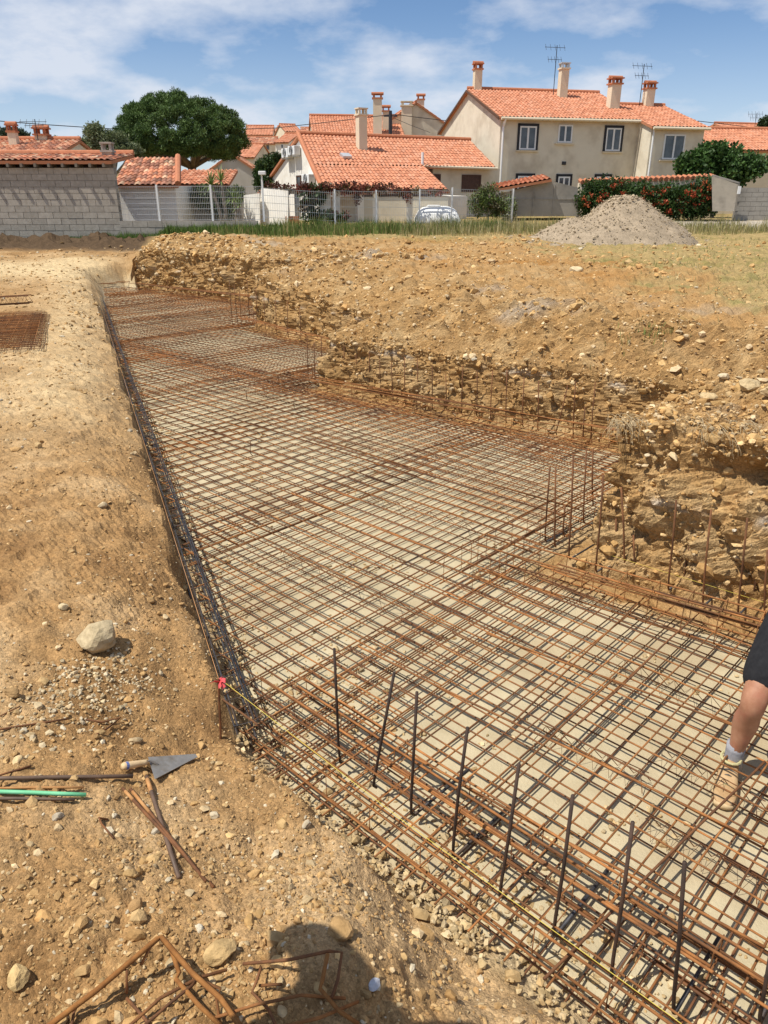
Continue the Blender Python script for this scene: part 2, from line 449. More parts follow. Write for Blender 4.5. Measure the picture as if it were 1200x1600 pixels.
def make_ground():
    rs = [0.30]
    while rs[-1] < 62: rs.append(rs[-1] * 1.0072 + 0.0015)
    while rs[-1] < 900: rs.append(rs[-1] * 1.12)
    rs = np.array(rs)
    af = np.linspace(-0.86, 0.86, 400)
    ac = np.linspace(0.86, 2 * math.pi - 0.86, 60)[1:-1]
    an = np.concatenate((af, ac)); na = len(an)
    R, A = np.meshgrid(rs, an, indexing='ij')
    x = (R * np.sin(A)).ravel(); y = (R * np.cos(A)).ravel()
    z = ground_z(x, y)
    d0 = pit_sdf(x, y); bm_ = sstep(-0.35, 0.45, bank_side(x, y))
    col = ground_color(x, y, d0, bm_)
    V = np.stack((x, y, z), 1)
    jj = np.random.default_rng(8).normal(0, 1, len(z)) * np.clip(R.ravel() * 0.0011, 0.0015, 0.005 + 0.008 * bm_ * sstep(0.6, 1.5, d0)) * ((d0 > 0.2) & (y < 25))
    V[:, 2] += jj
    V = np.vstack((V, [[0, 0, gz(0, 0)]])); col = np.vstack((col, col[:1]))
    i = np.arange(len(rs) - 1)[:, None] * na; k = np.arange(na)[None, :]; k2 = (k + 1) % na
    q = np.stack((i + k, i + na + k, i + na + k2, i + k2), -1).reshape(-1, 4)[:, ::-1]
    c0 = len(V) - 1
    t = np.stack((np.full(na, c0), (np.arange(na) + 1) % na, np.arange(na)), 1)
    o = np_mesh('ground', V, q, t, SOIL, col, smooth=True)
    rq = np.repeat(rs[:-1], na); o.data.polygons.foreach_set('use_smooth', np.concatenate((rq < 3.6, np.ones(na, bool))))
    tag(o, kind='structure')
make_ground()

# ------------------------------------------------------------------ pale blinding layer on the pit floor
BLIND = M('blinding', (0.42, 0.35, 0.22), (0.52, 0.44, 0.285), scale=4.5, rough=0.95, bump=0.005, bscale=70, c3=(0.36, 0.275, 0.16), s3=0.9, spec=0.15, detail=9)
def make_floor():
    st = 0.055
    gx, gy = np.meshgrid(np.arange(-8.2, 6.0, st), np.arange(-0.8, 22.0, st), indexing='ij')
    d = pit_sdf(gx.ravel(), gy.ravel()).reshape(gx.shape) + 0.10 * fbm(gx, gy, 0, 2.3, 3, 55)
    ok = (d[:-1, :-1] < -0.10) & (d[1:, :-1] < -0.10) & (d[:-1, 1:] < -0.10) & (d[1:, 1:] < -0.10)
    ny = gx.shape[1]; ii, jj = np.where(ok)
    q = np.stack((ii * ny + jj, (ii + 1) * ny + jj, (ii + 1) * ny + jj + 1, ii * ny + jj + 1), 1)
    used = np.unique(q); remap = np.full(gx.size, -1); remap[used] = np.arange(len(used))
    x, y = gx.ravel()[used], gy.ravel()[used]
    edge = sstep(-0.10, -0.22, d.ravel()[used])
    z = FLOOR - 0.004 + 0.020 * edge + 0.004 * fbm(x, y, 0, 5, 3, 56)
    tag(np_mesh('pit_floor', np.stack((x, y, z), 1), remap[q], None, BLIND, smooth=True), kind='structure')
make_floor()

# ------------------------------------------------------------------ the cut earth bank behind the pit: a ribbon whose profile climbs the face
def make_bank():
    path = [S1 - (E1 - S1).normalized() * 0.45, E1, S2, E2, S3, E3, S4, E4]
    n = len(path); nm = []
    for i in range(n):                                              # mitred outward normals
        ds = []
        if i > 0: ds.append((path[i] - path[i - 1]).normalized())
        if i < n - 1: ds.append((path[i + 1] - path[i]).normalized())
        ns = [V2(-d.y, d.x) for d in ds]                            # left of travel = outside
        m = sum(ns, V2(0, 0)).normalized(); nm.append(m / max(0.45, m.dot(ns[0])))
    P = []; N = []
    for i in range(n - 1):
        L = (path[i + 1] - path[i]).length
        mid = (path[i] + path[i + 1]) / 2
        step = 0.017 if mid.y < 6.5 else (0.026 if mid.y < 9.5 else 0.045)
        k = int(L / step)
        for j in range(k):
            t = j / k; P.append(path[i].lerp(path[i + 1], t)); N.append(nm[i].lerp(nm[i + 1], t))
    P = np.array(P); N = np.array(N); ns = len(P)
    P = P + N * (0.10 + 0.14 * sstep(8.5, 6.0, P[:, 1]))[:, None]
    # smooth the corners a little
    for _ in range(6):
        P[1:-1] = (P[:-2] + 2 * P[1:-1] + P[2:]) / 4; N[1:-1] = (N[:-2] + 2 * N[1:-1] + N[2:]) / 4
    nv = 92
    w = np.linspace(0, 1, nv)
    o = np.where(w < 0.5, -0.03 + 0.14 * (w / 0.5), 0.11 + 2.0 * ((w - 0.5) / 0.5) ** 1.25)
    PX = P[:, None, 0] + N[:, None, 0] * o[None, :]; PY = P[:, None, 1] + N[:, None, 1] * o[None, :]
    top = bank_prof(np.maximum(np.broadcast_to(o, PX.shape), 0), PX, PY)
    zc = zcut(P[:, 0], P[:, 1])[:, None]
    face = (FLOOR - 0.04) + (bank_prof(0.11, PX, PY) - FLOOR + 0.04) * np.clip(w[None, :] / 0.5, 0, 1) ** 0.9
    Z = np.where(w[None, :] < 0.5, face, top) - 0.22 * sstep(0.86, 1.0, w)[None, :]
    fr = np.clip(1 - np.abs(w - 0.36) / 0.36, 0, 1)[None, :]
    V = np.stack((PX, PY, Z), -1).reshape(-1, 3)
    x, y, z = V.T
    # displace along a direction between outward and up
    wt = np.broadcast_to(w[None, :], PX.shape).ravel(); fz = np.clip((wt - 0.42) / 0.2, 0, 1)
    nx = np.repeat(N[:, 0], nv); ny = np.repeat(N[:, 1], nv); nl = np.hypot(nx, ny)
    hx, hy = -nx / nl * (1 - fz), -ny / nl * (1 - fz); hz = 0.25 + 0.75 * fz
    ramp = sstep(0.0, 0.10, wt) * (1 - 0.75 * sstep(0.8, 1, wt))
    near = np.exp(-np.maximum(y - 5, 0) / 6)
    strat = fbm(x * 0.5, y * 0.5, z * 2.2, 2.2, 3, 75)
    dsp = 0.10 * fbm(x, y, z, 1.1, 3, 71) + 0.085 * fbm(x, y, z, 3.0, 3, 72, 0.55, billow=True) + 0.036 * fbm(x, y, z, 9.0, 3, 73, 0.65, billow=True) + 0.022 * strat
    dsp = dsp + near * 0.012 * fbm(x, y, z, 26, 2, 74, billow=True)
    hc = W(1150, 728, 4.3); hole = np.exp(-(((x - hc.x) / 0.15) ** 2 + ((y - hc.y) / 0.3) ** 2 + ((z - hc.z) / 0.09) ** 2))
    hole2 = np.exp(-(((x - 1.62) / 0.22) ** 2 + ((y - 4.35) / 0.25) ** 2 + ((z + 0.12) / 0.07) ** 2))
    hole3 = np.exp(-(((x - 1.82) / 0.10) ** 2 + ((y - 4.2) / 0.2) ** 2 + ((z - 0.10) / 0.10) ** 2))
    dsp = dsp - 0.36 * hole - 0.12 * hole2 - 0.16 * hole3
    sarc = np.repeat(np.concatenate(([0], np.cumsum(np.hypot(*np.diff(P, axis=0).T)))), nv)
    tooth = np.sin(sarc * 2 * math.pi / 0.13 + 2 * fbm(x, y, z, 1.5, 2, 76)) * sstep(0.0, 0.4, fbm(x, y, z * 0.3, 0.9, 2, 77)) * (wt < 0.42)
    dsp = dsp + 0.014 * tooth
    dsp = dsp + np.random.default_rng(4).normal(0, 0.0045, len(dsp)) * np.where(wt > 0.5, 0.8, 1.0)
    dsp *= ramp
    V = V + np.stack((hx * dsp, hy * dsp, hz * dsp * 0.8), 1)
    V[:, 2] = np.where(sarc < 1.1, FLOOR - 0.25 + (V[:, 2] - FLOOR + 0.25) * sstep(0.0, 1.0, sarc), V[:, 2])   # the bank runs out into the ground at its far end
    x, y, z = V.T
    n1 = fbm(x, y, z, 2.0, 4, 81); n2 = fbm(x, y, z, 6.0, 3, 82); n3 = fbm(x * 0.6, y * 0.6, z * 3.0, 1.3, 3, 83)
    def C(a): return np.array(a)[None, :]
    def lerp(a, b, t): return a + (b - a) * t[:, None]
    c = lerp(C((0.50, 0.325, 0.142)), C((0.60, 0.44, 0.23)), sstep(-0.3, 0.8, n1 + 0.4 * n2))
    c = lerp(c, np.broadcast_to(C((0.37, 0.225, 0.095)), c.shape), sstep(0.1, 0.9, n3 + 0.4 * n2) * 0.7)
    chalk = np.exp(-((z - (0.10 + 0.05 * n1)) / 0.028) ** 2) * sstep(0.1, 0.5, n1 + 0.3 * n3) * (wt < 0.62)
    c = lerp(c, np.broadcast_to(C((0.66, 0.61, 0.52)), c.shape), chalk * 0.9)
    gr = sstep(0.25, 0.7, fbm(x, y, z, 0.8, 3, 84)) * sstep(0.55, 0.7, wt) * 0.7
    c = lerp(c, np.broadcast_to(C((0.50, 0.45, 0.37)), c.shape), gr)
    i = np.arange(ns - 1)[:, None] * nv; k = np.arange(nv - 1)[None, :]
    q = np.stack((i + k, i + nv + k, i + nv + k + 1, i + k + 1), -1).reshape(-1, 4)
    ob = np_mesh('earth_bank', V, q, None, SOIL, np.clip(c * 0.95, 0.02, 0.9), smooth=False)
    tag(ob, kind='structure')
    dist = np.hypot(x, y)
    return V, wt, dist
BANK_V, BANK_W, BANK_D = make_bank()
BANK_XYZ = np.array(BANK_V)

# ------------------------------------------------------------------ loose stones and clods that nobody could count
def ico():
    t = (1 + 5 ** 0.5) / 2
    v = np.array([(-1, t, 0), (1, t, 0), (-1, -t, 0), (1, -t, 0), (0, -1, t), (0, 1, t), (0, -1, -t), (0, 1, -t), (t, 0, -1), (t, 0, 1), (-t, 0, -1), (-t, 0, 1)], float)
    v /= np.linalg.norm(v[0])
    f = np.array([(0, 11, 5), (0, 5, 1), (0, 1, 7), (0, 7, 10), (0, 10, 11), (1, 5, 9), (5, 11, 4), (11, 10, 2), (10, 7, 6), (7, 1, 8), (3, 9, 4), (3, 4, 2), (3, 2, 6), (3, 6, 8), (3, 8, 9), (4, 9, 5), (2, 4, 11), (6, 2, 10), (8, 6, 7), (9, 8, 1)])
    return v, f
ICO_V, ICO_F = ico()
def ico2():
    v = [tuple(p) for p in ICO_V]; f = []; mid = {}
    def m(a, b):
        k = (min(a, b), max(a, b))
        if k not in mid:
            p = (np.array(v[a]) + np.array(v[b])); p /= np.linalg.norm(p); mid[k] = len(v); v.append(tuple(p))
        return mid[k]
    for a, b, c in ICO_F:
        x, y, z = m(a, b), m(b, c), m(c, a); f += [(a, x, z), (b, y, x), (c, z, y), (x, y, z)]
    return np.array(v), np.array(f)
ICO2_V, ICO2_F = ico2()
def scatter(name, pos, size, col, label=None, fine=False, flat=(0.45, 0.9), sink=0.25, seed=1, mat=None, cat=None, jit=0.28, lift=0.0):
    rng = np.random.default_rng(seed); n = len(pos)
    bv, bf = (ICO2_V, ICO2_F) if fine else (ICO_V, ICO_F)
    nb = len(bv)
    v = bv[None] * (1 + rng.uniform(-jit, jit, (n, nb, 1)))
    for _ in range(4):                                          # cut faces make the stones angular
        nn = rng.normal(0, 1, (n, 1, 3)); nn /= np.linalg.norm(nn, axis=2, keepdims=True)
        e = np.maximum(0, (v * nn).sum(2, keepdims=True) - rng.uniform(0.45, 0.8, (n, 1, 1))); v = v - e * nn
    v = v * np.stack((rng.uniform(0.8, 1.35, n), rng.uniform(0.65, 1.0, n), rng.uniform(*flat, n)), 1)[:, None, :]
    a = rng.uniform(0, 2 * math.pi, n); tl = rng.normal(0, 0.35, n)
    ca, sa, ct, st = np.cos(a), np.sin(a), np.cos(tl), np.sin(tl)
    x, y, z = v[..., 0], v[..., 1], v[..., 2]
    y, z = y * ct[:, None] - z * st[:, None], y * st[:, None] + z * ct[:, None]
    x, y = x * ca[:, None] - y * sa[:, None], x * sa[:, None] + y * ca[:, None]
    v = np.stack((x, y, z), -1) * size[:, None, None]
    p = np.array(pos, float).copy(); p[:, 2] += size * flat[0] * (1 - 2 * sink) * 0.8 + lift
    V = (v + p[:, None, :]).reshape(-1, 3)
    Fm = (bf[None] + (np.arange(n) * nb)[:, None, None]).reshape(-1, 3)
    o = np_mesh(name, V, None, Fm, mat or ROCKM, np.repeat(col, nb, axis=0))
    return tag(o, label, cat, kind='stuff')
def pal(n, rng, cols, jit=0.14):
    cols = np.array(cols); c = cols[rng.integers(0, len(cols), n)]
    return np.clip(c * (1 + rng.normal(0, jit, (n, 1))), 0.03, 0.85)

def low_scatter():
    rng = np.random.default_rng(5)
    n = 105000
    r = np.exp(rng.uniform(math.log(1.0), math.log(26), n)); a = rng.uniform(-0.75, 0.5, n)
    x, y = r * np.sin(a), r * np.cos(a)
    d = pit_sdf(x, y); bs = bank_side(x, y)
    dens = sstep(-0.7, 0.6, fbm(x, y, 0, 1.1, 3, 91) + 0.5 * fbm(x, y, 0, 4, 2, 92))
    dens = np.maximum(dens, np.exp(-((x + 1.25 + 0.3 * (y - 2.6)) ** 2 / 0.06 + (y - 2.6) ** 2 / 0.12)))
    ok = (d > 0.0) & (bs < -0.1) & (rng.uniform(0, 1, n) < 0.10 + 0.62 * dens)
    x, y, r = x[ok], y[ok], r[ok]; n = len(x)
    s = np.exp(rng.normal(math.log(0.0050), 0.52, n)) * np.maximum(1, r / 4.2); s = np.clip(s, 0.003, 0.045)
    z = ground_z(x, y)
    col = pal(n, rng, [(0.44, 0.29, 0.14), (0.52, 0.37, 0.19), (0.58, 0.46, 0.29), (0.38, 0.24, 0.11), (0.48, 0.33, 0.16), (0.50, 0.35, 0.18), (0.46, 0.30, 0.14)])
    wh = rng.uniform(0, 1, n) < 0.05; col[wh] = pal(int(wh.sum()), rng, [(0.62, 0.56, 0.44)])
    scatter('soil_crumbs', np.stack((x, y, z), 1), s, col, 'loose crumbs and pebbles strewn over the bare soil on the left', seed=6, sink=0.36)
    # larger clods
    n = 1700
    r = np.exp(rng.uniform(math.log(1.15), math.log(27), n)); a = rng.uniform(-0.75, 0.6, n)
    x, y = r * np.sin(a), r * np.cos(a)
    d = pit_sdf(x, y)
    ok = (d > 0.05) & (bank_side(x, y) < -0.1) & (rng.uniform(0, 1, n) < sstep(-0.5, 0.8, fbm(x, y, 0, 0.8, 3, 93)) + 0.5 * (y < 2) + 0.6 * (y > 23) - 0.5 * ((y > 5) & (y < 22)))
    x, y, r = x[ok], y[ok], r[ok]; n = len(x)
    s = np.clip(np.exp(rng.normal(math.log(0.0125), 0.4, n)) * np.maximum(1, r / 4.5), 0.007, 0.08)
    col = pal(n, rng, [(0.46, 0.30, 0.14), (0.54, 0.38, 0.19), (0.40, 0.25, 0.11), (0.55, 0.43, 0.26), (0.48, 0.32, 0.15)])
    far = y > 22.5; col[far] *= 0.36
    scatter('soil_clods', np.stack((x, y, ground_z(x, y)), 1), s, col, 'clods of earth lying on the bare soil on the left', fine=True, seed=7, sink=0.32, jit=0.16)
low_scatter()

def gravel_patch():                                        # pale gravel spilt beside the boulder
    rng = np.random.default_rng(9); n = 650
    t = rng.uniform(0, 1, n)
    c0, c1 = G(60, 1105, 0), G(190, 1020, 0)
    x = c0.x + (c1.x - c0.x) * t + rng.normal(0, 0.10, n); y = c0.y + (c1.y - c0.y) * t + rng.normal(0, 0.15, n)
    s = np.clip(np.exp(rng.normal(math.log(0.0075), 0.4, n)), 0.004, 0.02)
    col = pal(n, rng, [(0.58, 0.49, 0.33), (0.52, 0.44, 0.31), (0.62, 0.54, 0.40), (0.48, 0.37, 0.22)])
    scatter('spilt_gravel', np.stack((x, y, ground_z(x, y)), 1), s, col, 'pale gravel spilt on the soil in front of the round boulder', seed=10)
gravel_patch()

def field_scatter():
    rng = np.random.default_rng(15); n = 42000
    r = np.exp(rng.uniform(math.log(4.5), math.log(27), n)); a = rng.uniform(-0.40, 0.75, n)
    x, y = r * np.sin(a), r * np.cos(a)
    d = pit_sdf(x, y)
    dens = sstep(-0.6, 0.7, fbm(x, y, 0, 0.7, 3, 94) + 0.6 * fbm(x, y, 0, 2.6, 2, 95))
    gm = sstep(3.6, 5.5, x) * 0.6 + 0.5 * sstep(21.5, 23.5, y)
    ok = (d > 1.15) & (bank_side(x, y) > 0.1) & (rng.uniform(0, 1, n) < (0.1 + 0.9 * dens) * (1 - gm)) & (y < 24.5)
    x, y, r = x[ok], y[ok], r[ok]; n = len(x)
    s = np.clip(np.exp(rng.normal(math.log(0.0125), 0.55, n)) * np.maximum(1, r / 9), 0.006, 0.10)
    col = pal(n, rng, [(0.54, 0.35, 0.16), (0.60, 0.44, 0.23), (0.48, 0.29, 0.12), (0.56, 0.41, 0.22), (0.55, 0.34, 0.15), (0.54, 0.36, 0.17), (0.50, 0.32, 0.14)])
    wh = rng.uniform(0, 1, n) < 0.04; col[wh] = pal(int(wh.sum()), rng, [(0.64, 0.57, 0.44)])
    scatter('field_clods', np.stack((x, y, ground_z(x, y)), 1), s, col, 'broken clods and stones over the stripped field behind the bank', seed=16, sink=0.36)
    # clods on the face and slope of the bank
    ok = np.where((BANK_W > 0.03) & (BANK_W < 0.9))[0]
    pr = 1 / np.maximum(BANK_D[ok], 4.5) ** 0.4 * (0.35 + 1.0 * (BANK_W[ok] > 0.45)); pr /= pr.sum()
    idx = rng.choice(ok, 36000, p=pr)
    p = BANK_XYZ[idx] + rng.normal(0, 0.012, (len(idx), 3)); rr = BANK_D[idx]
    s = np.clip(np.exp(rng.normal(math.log(0.0095), 0.7, len(idx))) * np.maximum(1, rr / 9), 0.005, 0.09)
    s = np.where(BANK_W[idx] < 0.45, s * 0.9, s)
    col = pal(len(idx), rng, [(0.52, 0.34, 0.15), (0.60, 0.44, 0.24), (0.45, 0.28, 0.12), (0.62, 0.50, 0.33), (0.56, 0.38, 0.18)])
    scatter('bank_clods', p, s, col, 'crumbling clods and stones on the cut earth bank', seed=17, sink=0.55)
field_scatter()

def floor_gravel():
    rng = np.random.default_rng(25); n = 60000
    r = np.exp(rng.uniform(math.log(1.5), math.log(12), n)); a = rng.uniform(-0.6, 0.75, n)
    x, y = r * np.sin(a), r * np.cos(a)
    d = pit_sdf(x, y)
    la = (x - CN.x) * DB.x + (y - CN.y) * DB.y                 # distance from the near edge
    dens = sstep(0.15, 0.7, fbm(x, y, 0, 1.6, 3, 97) + 0.25 * fbm(x, y, 0, 6, 2, 98)) * 0.5
    dens = np.maximum(dens, 0.36 * np.exp(-((la - 0.26) / 0.24) ** 2)); dens = np.maximum(dens, 0.7 * sstep(-0.55, -0.15, d) * (x < y * 0.2))
    dens = np.maximum(dens, 0.8 * np.exp(-((x + 0.3) ** 2 / 0.12 + (y - 3.3) ** 2 / 0.25)))
    ok = (d < -0.02) & (rng.uniform(0, 1, n) < dens * 0.8)
    x, y, r = x[ok], y[ok], r[ok]; n = len(x)
    s = np.clip(np.exp(rng.normal(math.log(0.009), 0.45, n)) * np.maximum(1, r / 5), 0.004, 0.03)
    col = pal(n, rng, [(0.54, 0.43, 0.26), (0.48, 0.37, 0.21), (0.56, 0.46, 0.30), (0.44, 0.32, 0.17)])
    scatter('floor_gravel', np.stack((x, y, ground_z(x, y)), 1), s, col, 'pale gravel spread on the pit floor below the steel mesh', seed=26, lift=0.016)
floor_gravel()

# ------------------------------------------------------------------ steel: shared straight bars, scaled only along their length
def bar_mesh(name, r, mat, seed, wob=0.0035, sides=6, seg=8):
    rnd = random.Random(seed); mb = MB(); pts = []
    p1, p2 = rnd.uniform(0, 6), rnd.uniform(0, 6)
    for i in range(seg + 1):
        t = i / seg; e = math.sin(math.pi * t)
        pts.append((t, e * wob * math.sin(p1 + t * 5) + rnd.uniform(-1, 1) * wob * 0.15, e * wob * math.sin(p2 + t * 6) + rnd.uniform(-1, 1) * wob * 0.15))
    vs = []
    for (x, y, z) in pts:
        for k in range(sides):
            a = 2 * math.pi * k / sides; vs.append((x, y + r * math.cos(a), z + r * math.sin(a)))
    fs = [(i * sides + k, i * sides + (k + 1) % sides, (i + 1) * sides + (k + 1) % sides, (i + 1) * sides + k) for i in range(seg) for k in range(sides)]
    fs += [tuple(range(sides))[::-1], tuple(seg * sides + k for k in range(sides))]
    me = bpy.data.meshes.new(name); me.from_pydata(vs, [], fs); me.materials.append(mat)
    for p in me.polygons: p.use_smooth = True
    me.update(); return me
WIRES = [bar_mesh('wire', 0.0043, RUST, 100 + i) for i in range(4)]
WIRES_D = [bar_mesh('wire', 0.0041, RUST_DARK, 110 + i) for i in range(3)]
BARS = [bar_mesh('bar', 0.0056, RUST, 120 + i, 0.006) for i in range(3)]
BARS_D = [bar_mesh('bar', 0.0056, RUST_DARK, 125 + i, 0.006) for i in range(2)]
BARS_S = [bar_mesh('bar', 0.0052, STEEL, 130 + i, 0.006) for i in range(2)]
RODS = {}
def place(name, me, a, b, parent=None):
    """a copy of a shared unit bar from a to b (world), under parent"""
    a, b = Vector(a), Vector(b); d = b - a
    o = bpy.data.objects.new(name, me)
    o.location = a - (wpos(parent) if parent is not None else Vector((0, 0, 0)))
    o.rotation_euler = d.to_track_quat('X', 'Z').to_euler()
    o.scale = (d.length, 1, 1)
    return link(o, parent)

def inside(p): return float(pit_sdf(np.array([p.x]), np.array([p.y]))[0])
def clip_runs(o2, dir2, t0, t1, margin):
    ts = np.arange(t0, t1 + 0.01, 0.02)
    x = o2.x + dir2.x * ts; y = o2.y + dir2.y * ts
    ok = pit_sdf(x, y) < -margin
    runs = []; st = None
    for i, k in enumerate(ok):
        if k and st is None: st = ts[i]
        if (not k or i == len(ok) - 1) and st is not None:
            if ts[i] - st > 0.25: runs.append((st, ts[i]))
            st = None
    return runs

# welded mesh sheets laid in two layers; coordinates p (along DA) and q (along DB) from the near left corner
def sheet(p0, q0, lp, lq, z, pitch, long_along_q, label, seed, wires):
    rnd = random.Random(seed)
    ctr = CN0 + DA * (p0 + lp / 2) + DB * (q0 + lq / 2)
    items = []
    rz = math.radians(rnd.uniform(-0.7, 0.7))
    da = V2(DA.x * math.cos(rz) - DA.y * math.sin(rz), DA.x * math.sin(rz) + DA.y * math.cos(rz)); db = V2(-da.y, da.x)
    org = CN0 + DA * p0 + DB * q0
    sag = lambda w: z + rnd.uniform(-0.004, 0.004)
    k = 0
    n = int(lq / pitch)
    for i in range(n + 1):                                          # wires along DA
        o2 = org + db * (i * pitch + 0.03)
        for a, b in clip_runs(o2, da, 0, lp, 0.05): items.append((o2 + da * a, o2 + da * b, z + 0.0085))
    n = int(lp / pitch)
    for i in range(n + 1):                                          # wires along DB
        o2 = org + da * (i * pitch + 0.03)
        for a, b in clip_runs(o2, db, 0, lq, 0.05): items.append((o2 + db * a, o2 + db * b, z))
    if len(items) < 4: return None
    root = thing('welded_mesh_sheet', (ctr.x, ctr.y, z), label, 'steel mesh', 'welded mesh sheets laid in the pit')
    for a, b, zz in items:
        z1, z2 = zz + rnd.uniform(-0.006, 0.006), zz + rnd.uniform(-0.006, 0.006)
        place('wire', rnd.choice(wires), (a.x, a.y, z1), (b.x, b.y, z2), root)
    return root
Z_BOT, Z_TOP = -0.468, -0.375
def lay_sheets():
    LP, LQ = 2.45, 5.6
    for layer, (z, p00, q00, pitch, wires) in enumerate(((Z_BOT, -19.3, -0.45, 0.15, WIRES_D + WIRES[:1]), (Z_TOP, -18.9, -1.0, 0.15, WIRES + WIRES_D[:1]))):
        q = q00 + (0.07 if layer else 0)
        for row in range(3):
            p = p00 + (0.6 if row % 2 else 0)
            col = 0
            while p < 6:
                nm = '%s %s rusty mesh sheet from the far end in the %s layer' % (ORD[col].capitalize(), ('near-edge', 'bank-side', 'back')[row], ('lower', 'upper')[layer])
                r = sheet(p, q, LP, LQ, z + 0.006 * (col % 2), pitch, True, nm, 1000 + layer * 500 + row * 40 + col, wires)
                if r is not None: col += 1
                p += LP - 0.32
            q += LQ - 0.42
lay_sheets()

# reinforcement cages along the edges: long bars tied by stirrups
def stirrup(name, c, ax, wdt, z0, z1, mat, parent, r=0.0028, lean=0.0):
    h = wdt / 2; a = Vector((ax.x, ax.y, 0)); c = Vector((c.x, c.y, 0))
    t = Vector((-ax.y, ax.x, 0)) * lean
    pts = [c - a * h + Vector((0, 0, z0)), c + a * h + Vector((0, 0, z0)), c + a * h + t + Vector((0, 0, z1)), c - a * h + t + Vector((0, 0, z1)), c - a * h + Vector((0, 0, z0 - 0.004))]
    mb = MB().tube(pts, r, 4, cap=False)
    return mb.build(name, mat, parent)
def cage(a, b, wdt, z0, z1, bars, step, label, seed, mats, inset, extra=0, group='reinforcement cages along the pit edges'):
    rnd = random.Random(seed)
    d = (b - a).normalized(); nrm = V2(d.y, -d.x) * inset
    L = (b - a).length
    root = thing('rebar_cage', ((a.x + b.x) / 2, (a.y + b.y) / 2, z0), label, 'rebar cage', group)
    bm, sm, r = mats
    for w in (-0.5, 0.5):
        for z in (z0 + 0.006, z1 - 0.006):
            for k in range(bars):
                of = d * rnd.uniform(-0.06, 0.06)
                s = (w * (wdt - 0.02) + (k - (bars - 1) / 2) * 0.016)
                p, q = a + V2(d.y, -d.x) * s + of, b + V2(d.y, -d.x) * s + of
                m = max(1, int(L / 5.9)); 
                for j in range(m):
                    pa, pb = p.lerp(q, j / m), p.lerp(q, min(1, (j + 1) / m + 0.02))
                    place('long_bar', rnd.choice(bm), (pa.x, pa.y, z + rnd.uniform(-0.004, 0.006)), (pb.x, pb.y, z + rnd.uniform(-0.004, 0.006)), root)
    for k in range(extra):
        s = rnd.uniform(-0.5, 0.5) * wdt; t0 = rnd.uniform(0, 0.4); t1 = t0 + rnd.uniform(0.3, 0.6)
        pa, pb = a.lerp(b, t0) + V2(d.y, -d.x) * s, a.lerp(b, min(1, t1)) + V2(d.y, -d.x) * (s + rnd.uniform(-0.03, 0.03))
        place('loose_bar', rnd.choice(bm), (pa.x, pa.y, z1 - 0.02), (pb.x, pb.y, z1 - 0.02 + rnd.uniform(-0.02, 0.03)), root)
    n = int(L / step); tmpl = None
    ax = V2(d.y, -d.x)
    for i in range(n + 1):
        c = a + d * (i * step + rnd.uniform(-0.015, 0.015))
        if tmpl is None:
            tmpl = stirrup('stirrup', c, ax, wdt, z0, z1, sm, root, r)
            t0 = Vector((c.x, c.y, 0))
        else:
            o = tmpl.copy(); COL.objects.link(o); o.parent = root
            o.location = Vector((c.x, c.y, 0)) - t0 + Vector((0, 0, rnd.uniform(-0.003, 0.003)))
    return root
SM = (BARS_S, STEEL, 0.0024); RM = (BARS + BARS_D[:1], RUST, 0.0026)
dl = (P0 - CN0).normalized(); nl = V2(dl.y, -dl.x)                       # into the pit from the left edge
A0 = CN0 + nl * 0.07
cage(A0 - dl * 0.12, A0 + dl * 9.3, 0.115, -0.40, -0.30, 2, 0.2, 'dark steel reinforcement cage along the left edge, nearer half', 201, SM, 0)
cage(A0 + dl * 9.0, A0 + dl * 19.2, 0.115, -0.40, -0.30, 2, 0.2, 'dark steel reinforcement cage along the left edge, farther half', 202, SM, 0)
dn = (NR - CN).normalized(); nn = V2(-dn.y, dn.x)
cage(CN0 + nn * 0.16 - dn * 0.12, CN0 + nn * 0.16 + dn * 3.6, 0.26, -0.43, -0.30, 1, 0.26, 'rusty reinforcement cage along the near edge of the pit', 203, RM, 0, extra=2)
cage(CN0 + nn * 0.42 + dn * 0.05, CN0 + nn * 0.42 + dn * 3.7, 0.09, -0.43, -0.33, 1, 0.35, 'narrow rusty cage just inside the near edge cage', 204, RM, 0, extra=0)
seg_names = ['far end of the pit', 'second bay from the far end', 'third bay, under the long middle bank', 'near bank on the right']
for i, (a, b) in enumerate(((S1, E1), (S2, E2), (S3, E3), (S4, E4))):
    d = (b - a).normalized(); n_in = V2(d.y, -d.x)
    cage(a + n_in * 0.2 - d * 0.3, b + n_in * 0.2, 0.22, -0.44, -0.24, 1, 0.2 if i > 1 else 0.3, 'rusty reinforcement cage at the foot of the %s' % seg_names[i], 210 + i, RM, 0, extra=6)
for i, (a, b, nm) in enumerate(((S2, E1, 'second bay'), (S3, E2, 'third bay'), (S4, E3, 'near bank'))):
    d = (a - b).normalized(); n_in = V2(d.y, -d.x)
    if n_in.dot(V2(-1, 1)) < 0: n_in = -n_in
    cage(b + n_in * 0.18, a + n_in * 0.18 + d * 0.7, 0.24, -0.45, -0.24, 1, 0.2, 'rusty cage running back along the setback before the %s' % nm, 220 + i, RM, 0, extra=6)
cage(P0 + (S1 - P0) * 0.02 + V2(0.05, -0.2), S1 + V2(0.1, -0.25), 0.2, -0.44, -0.22, 1, 0.25, 'rusty cage across the far end of the pit', 230, RM, 0, extra=2)

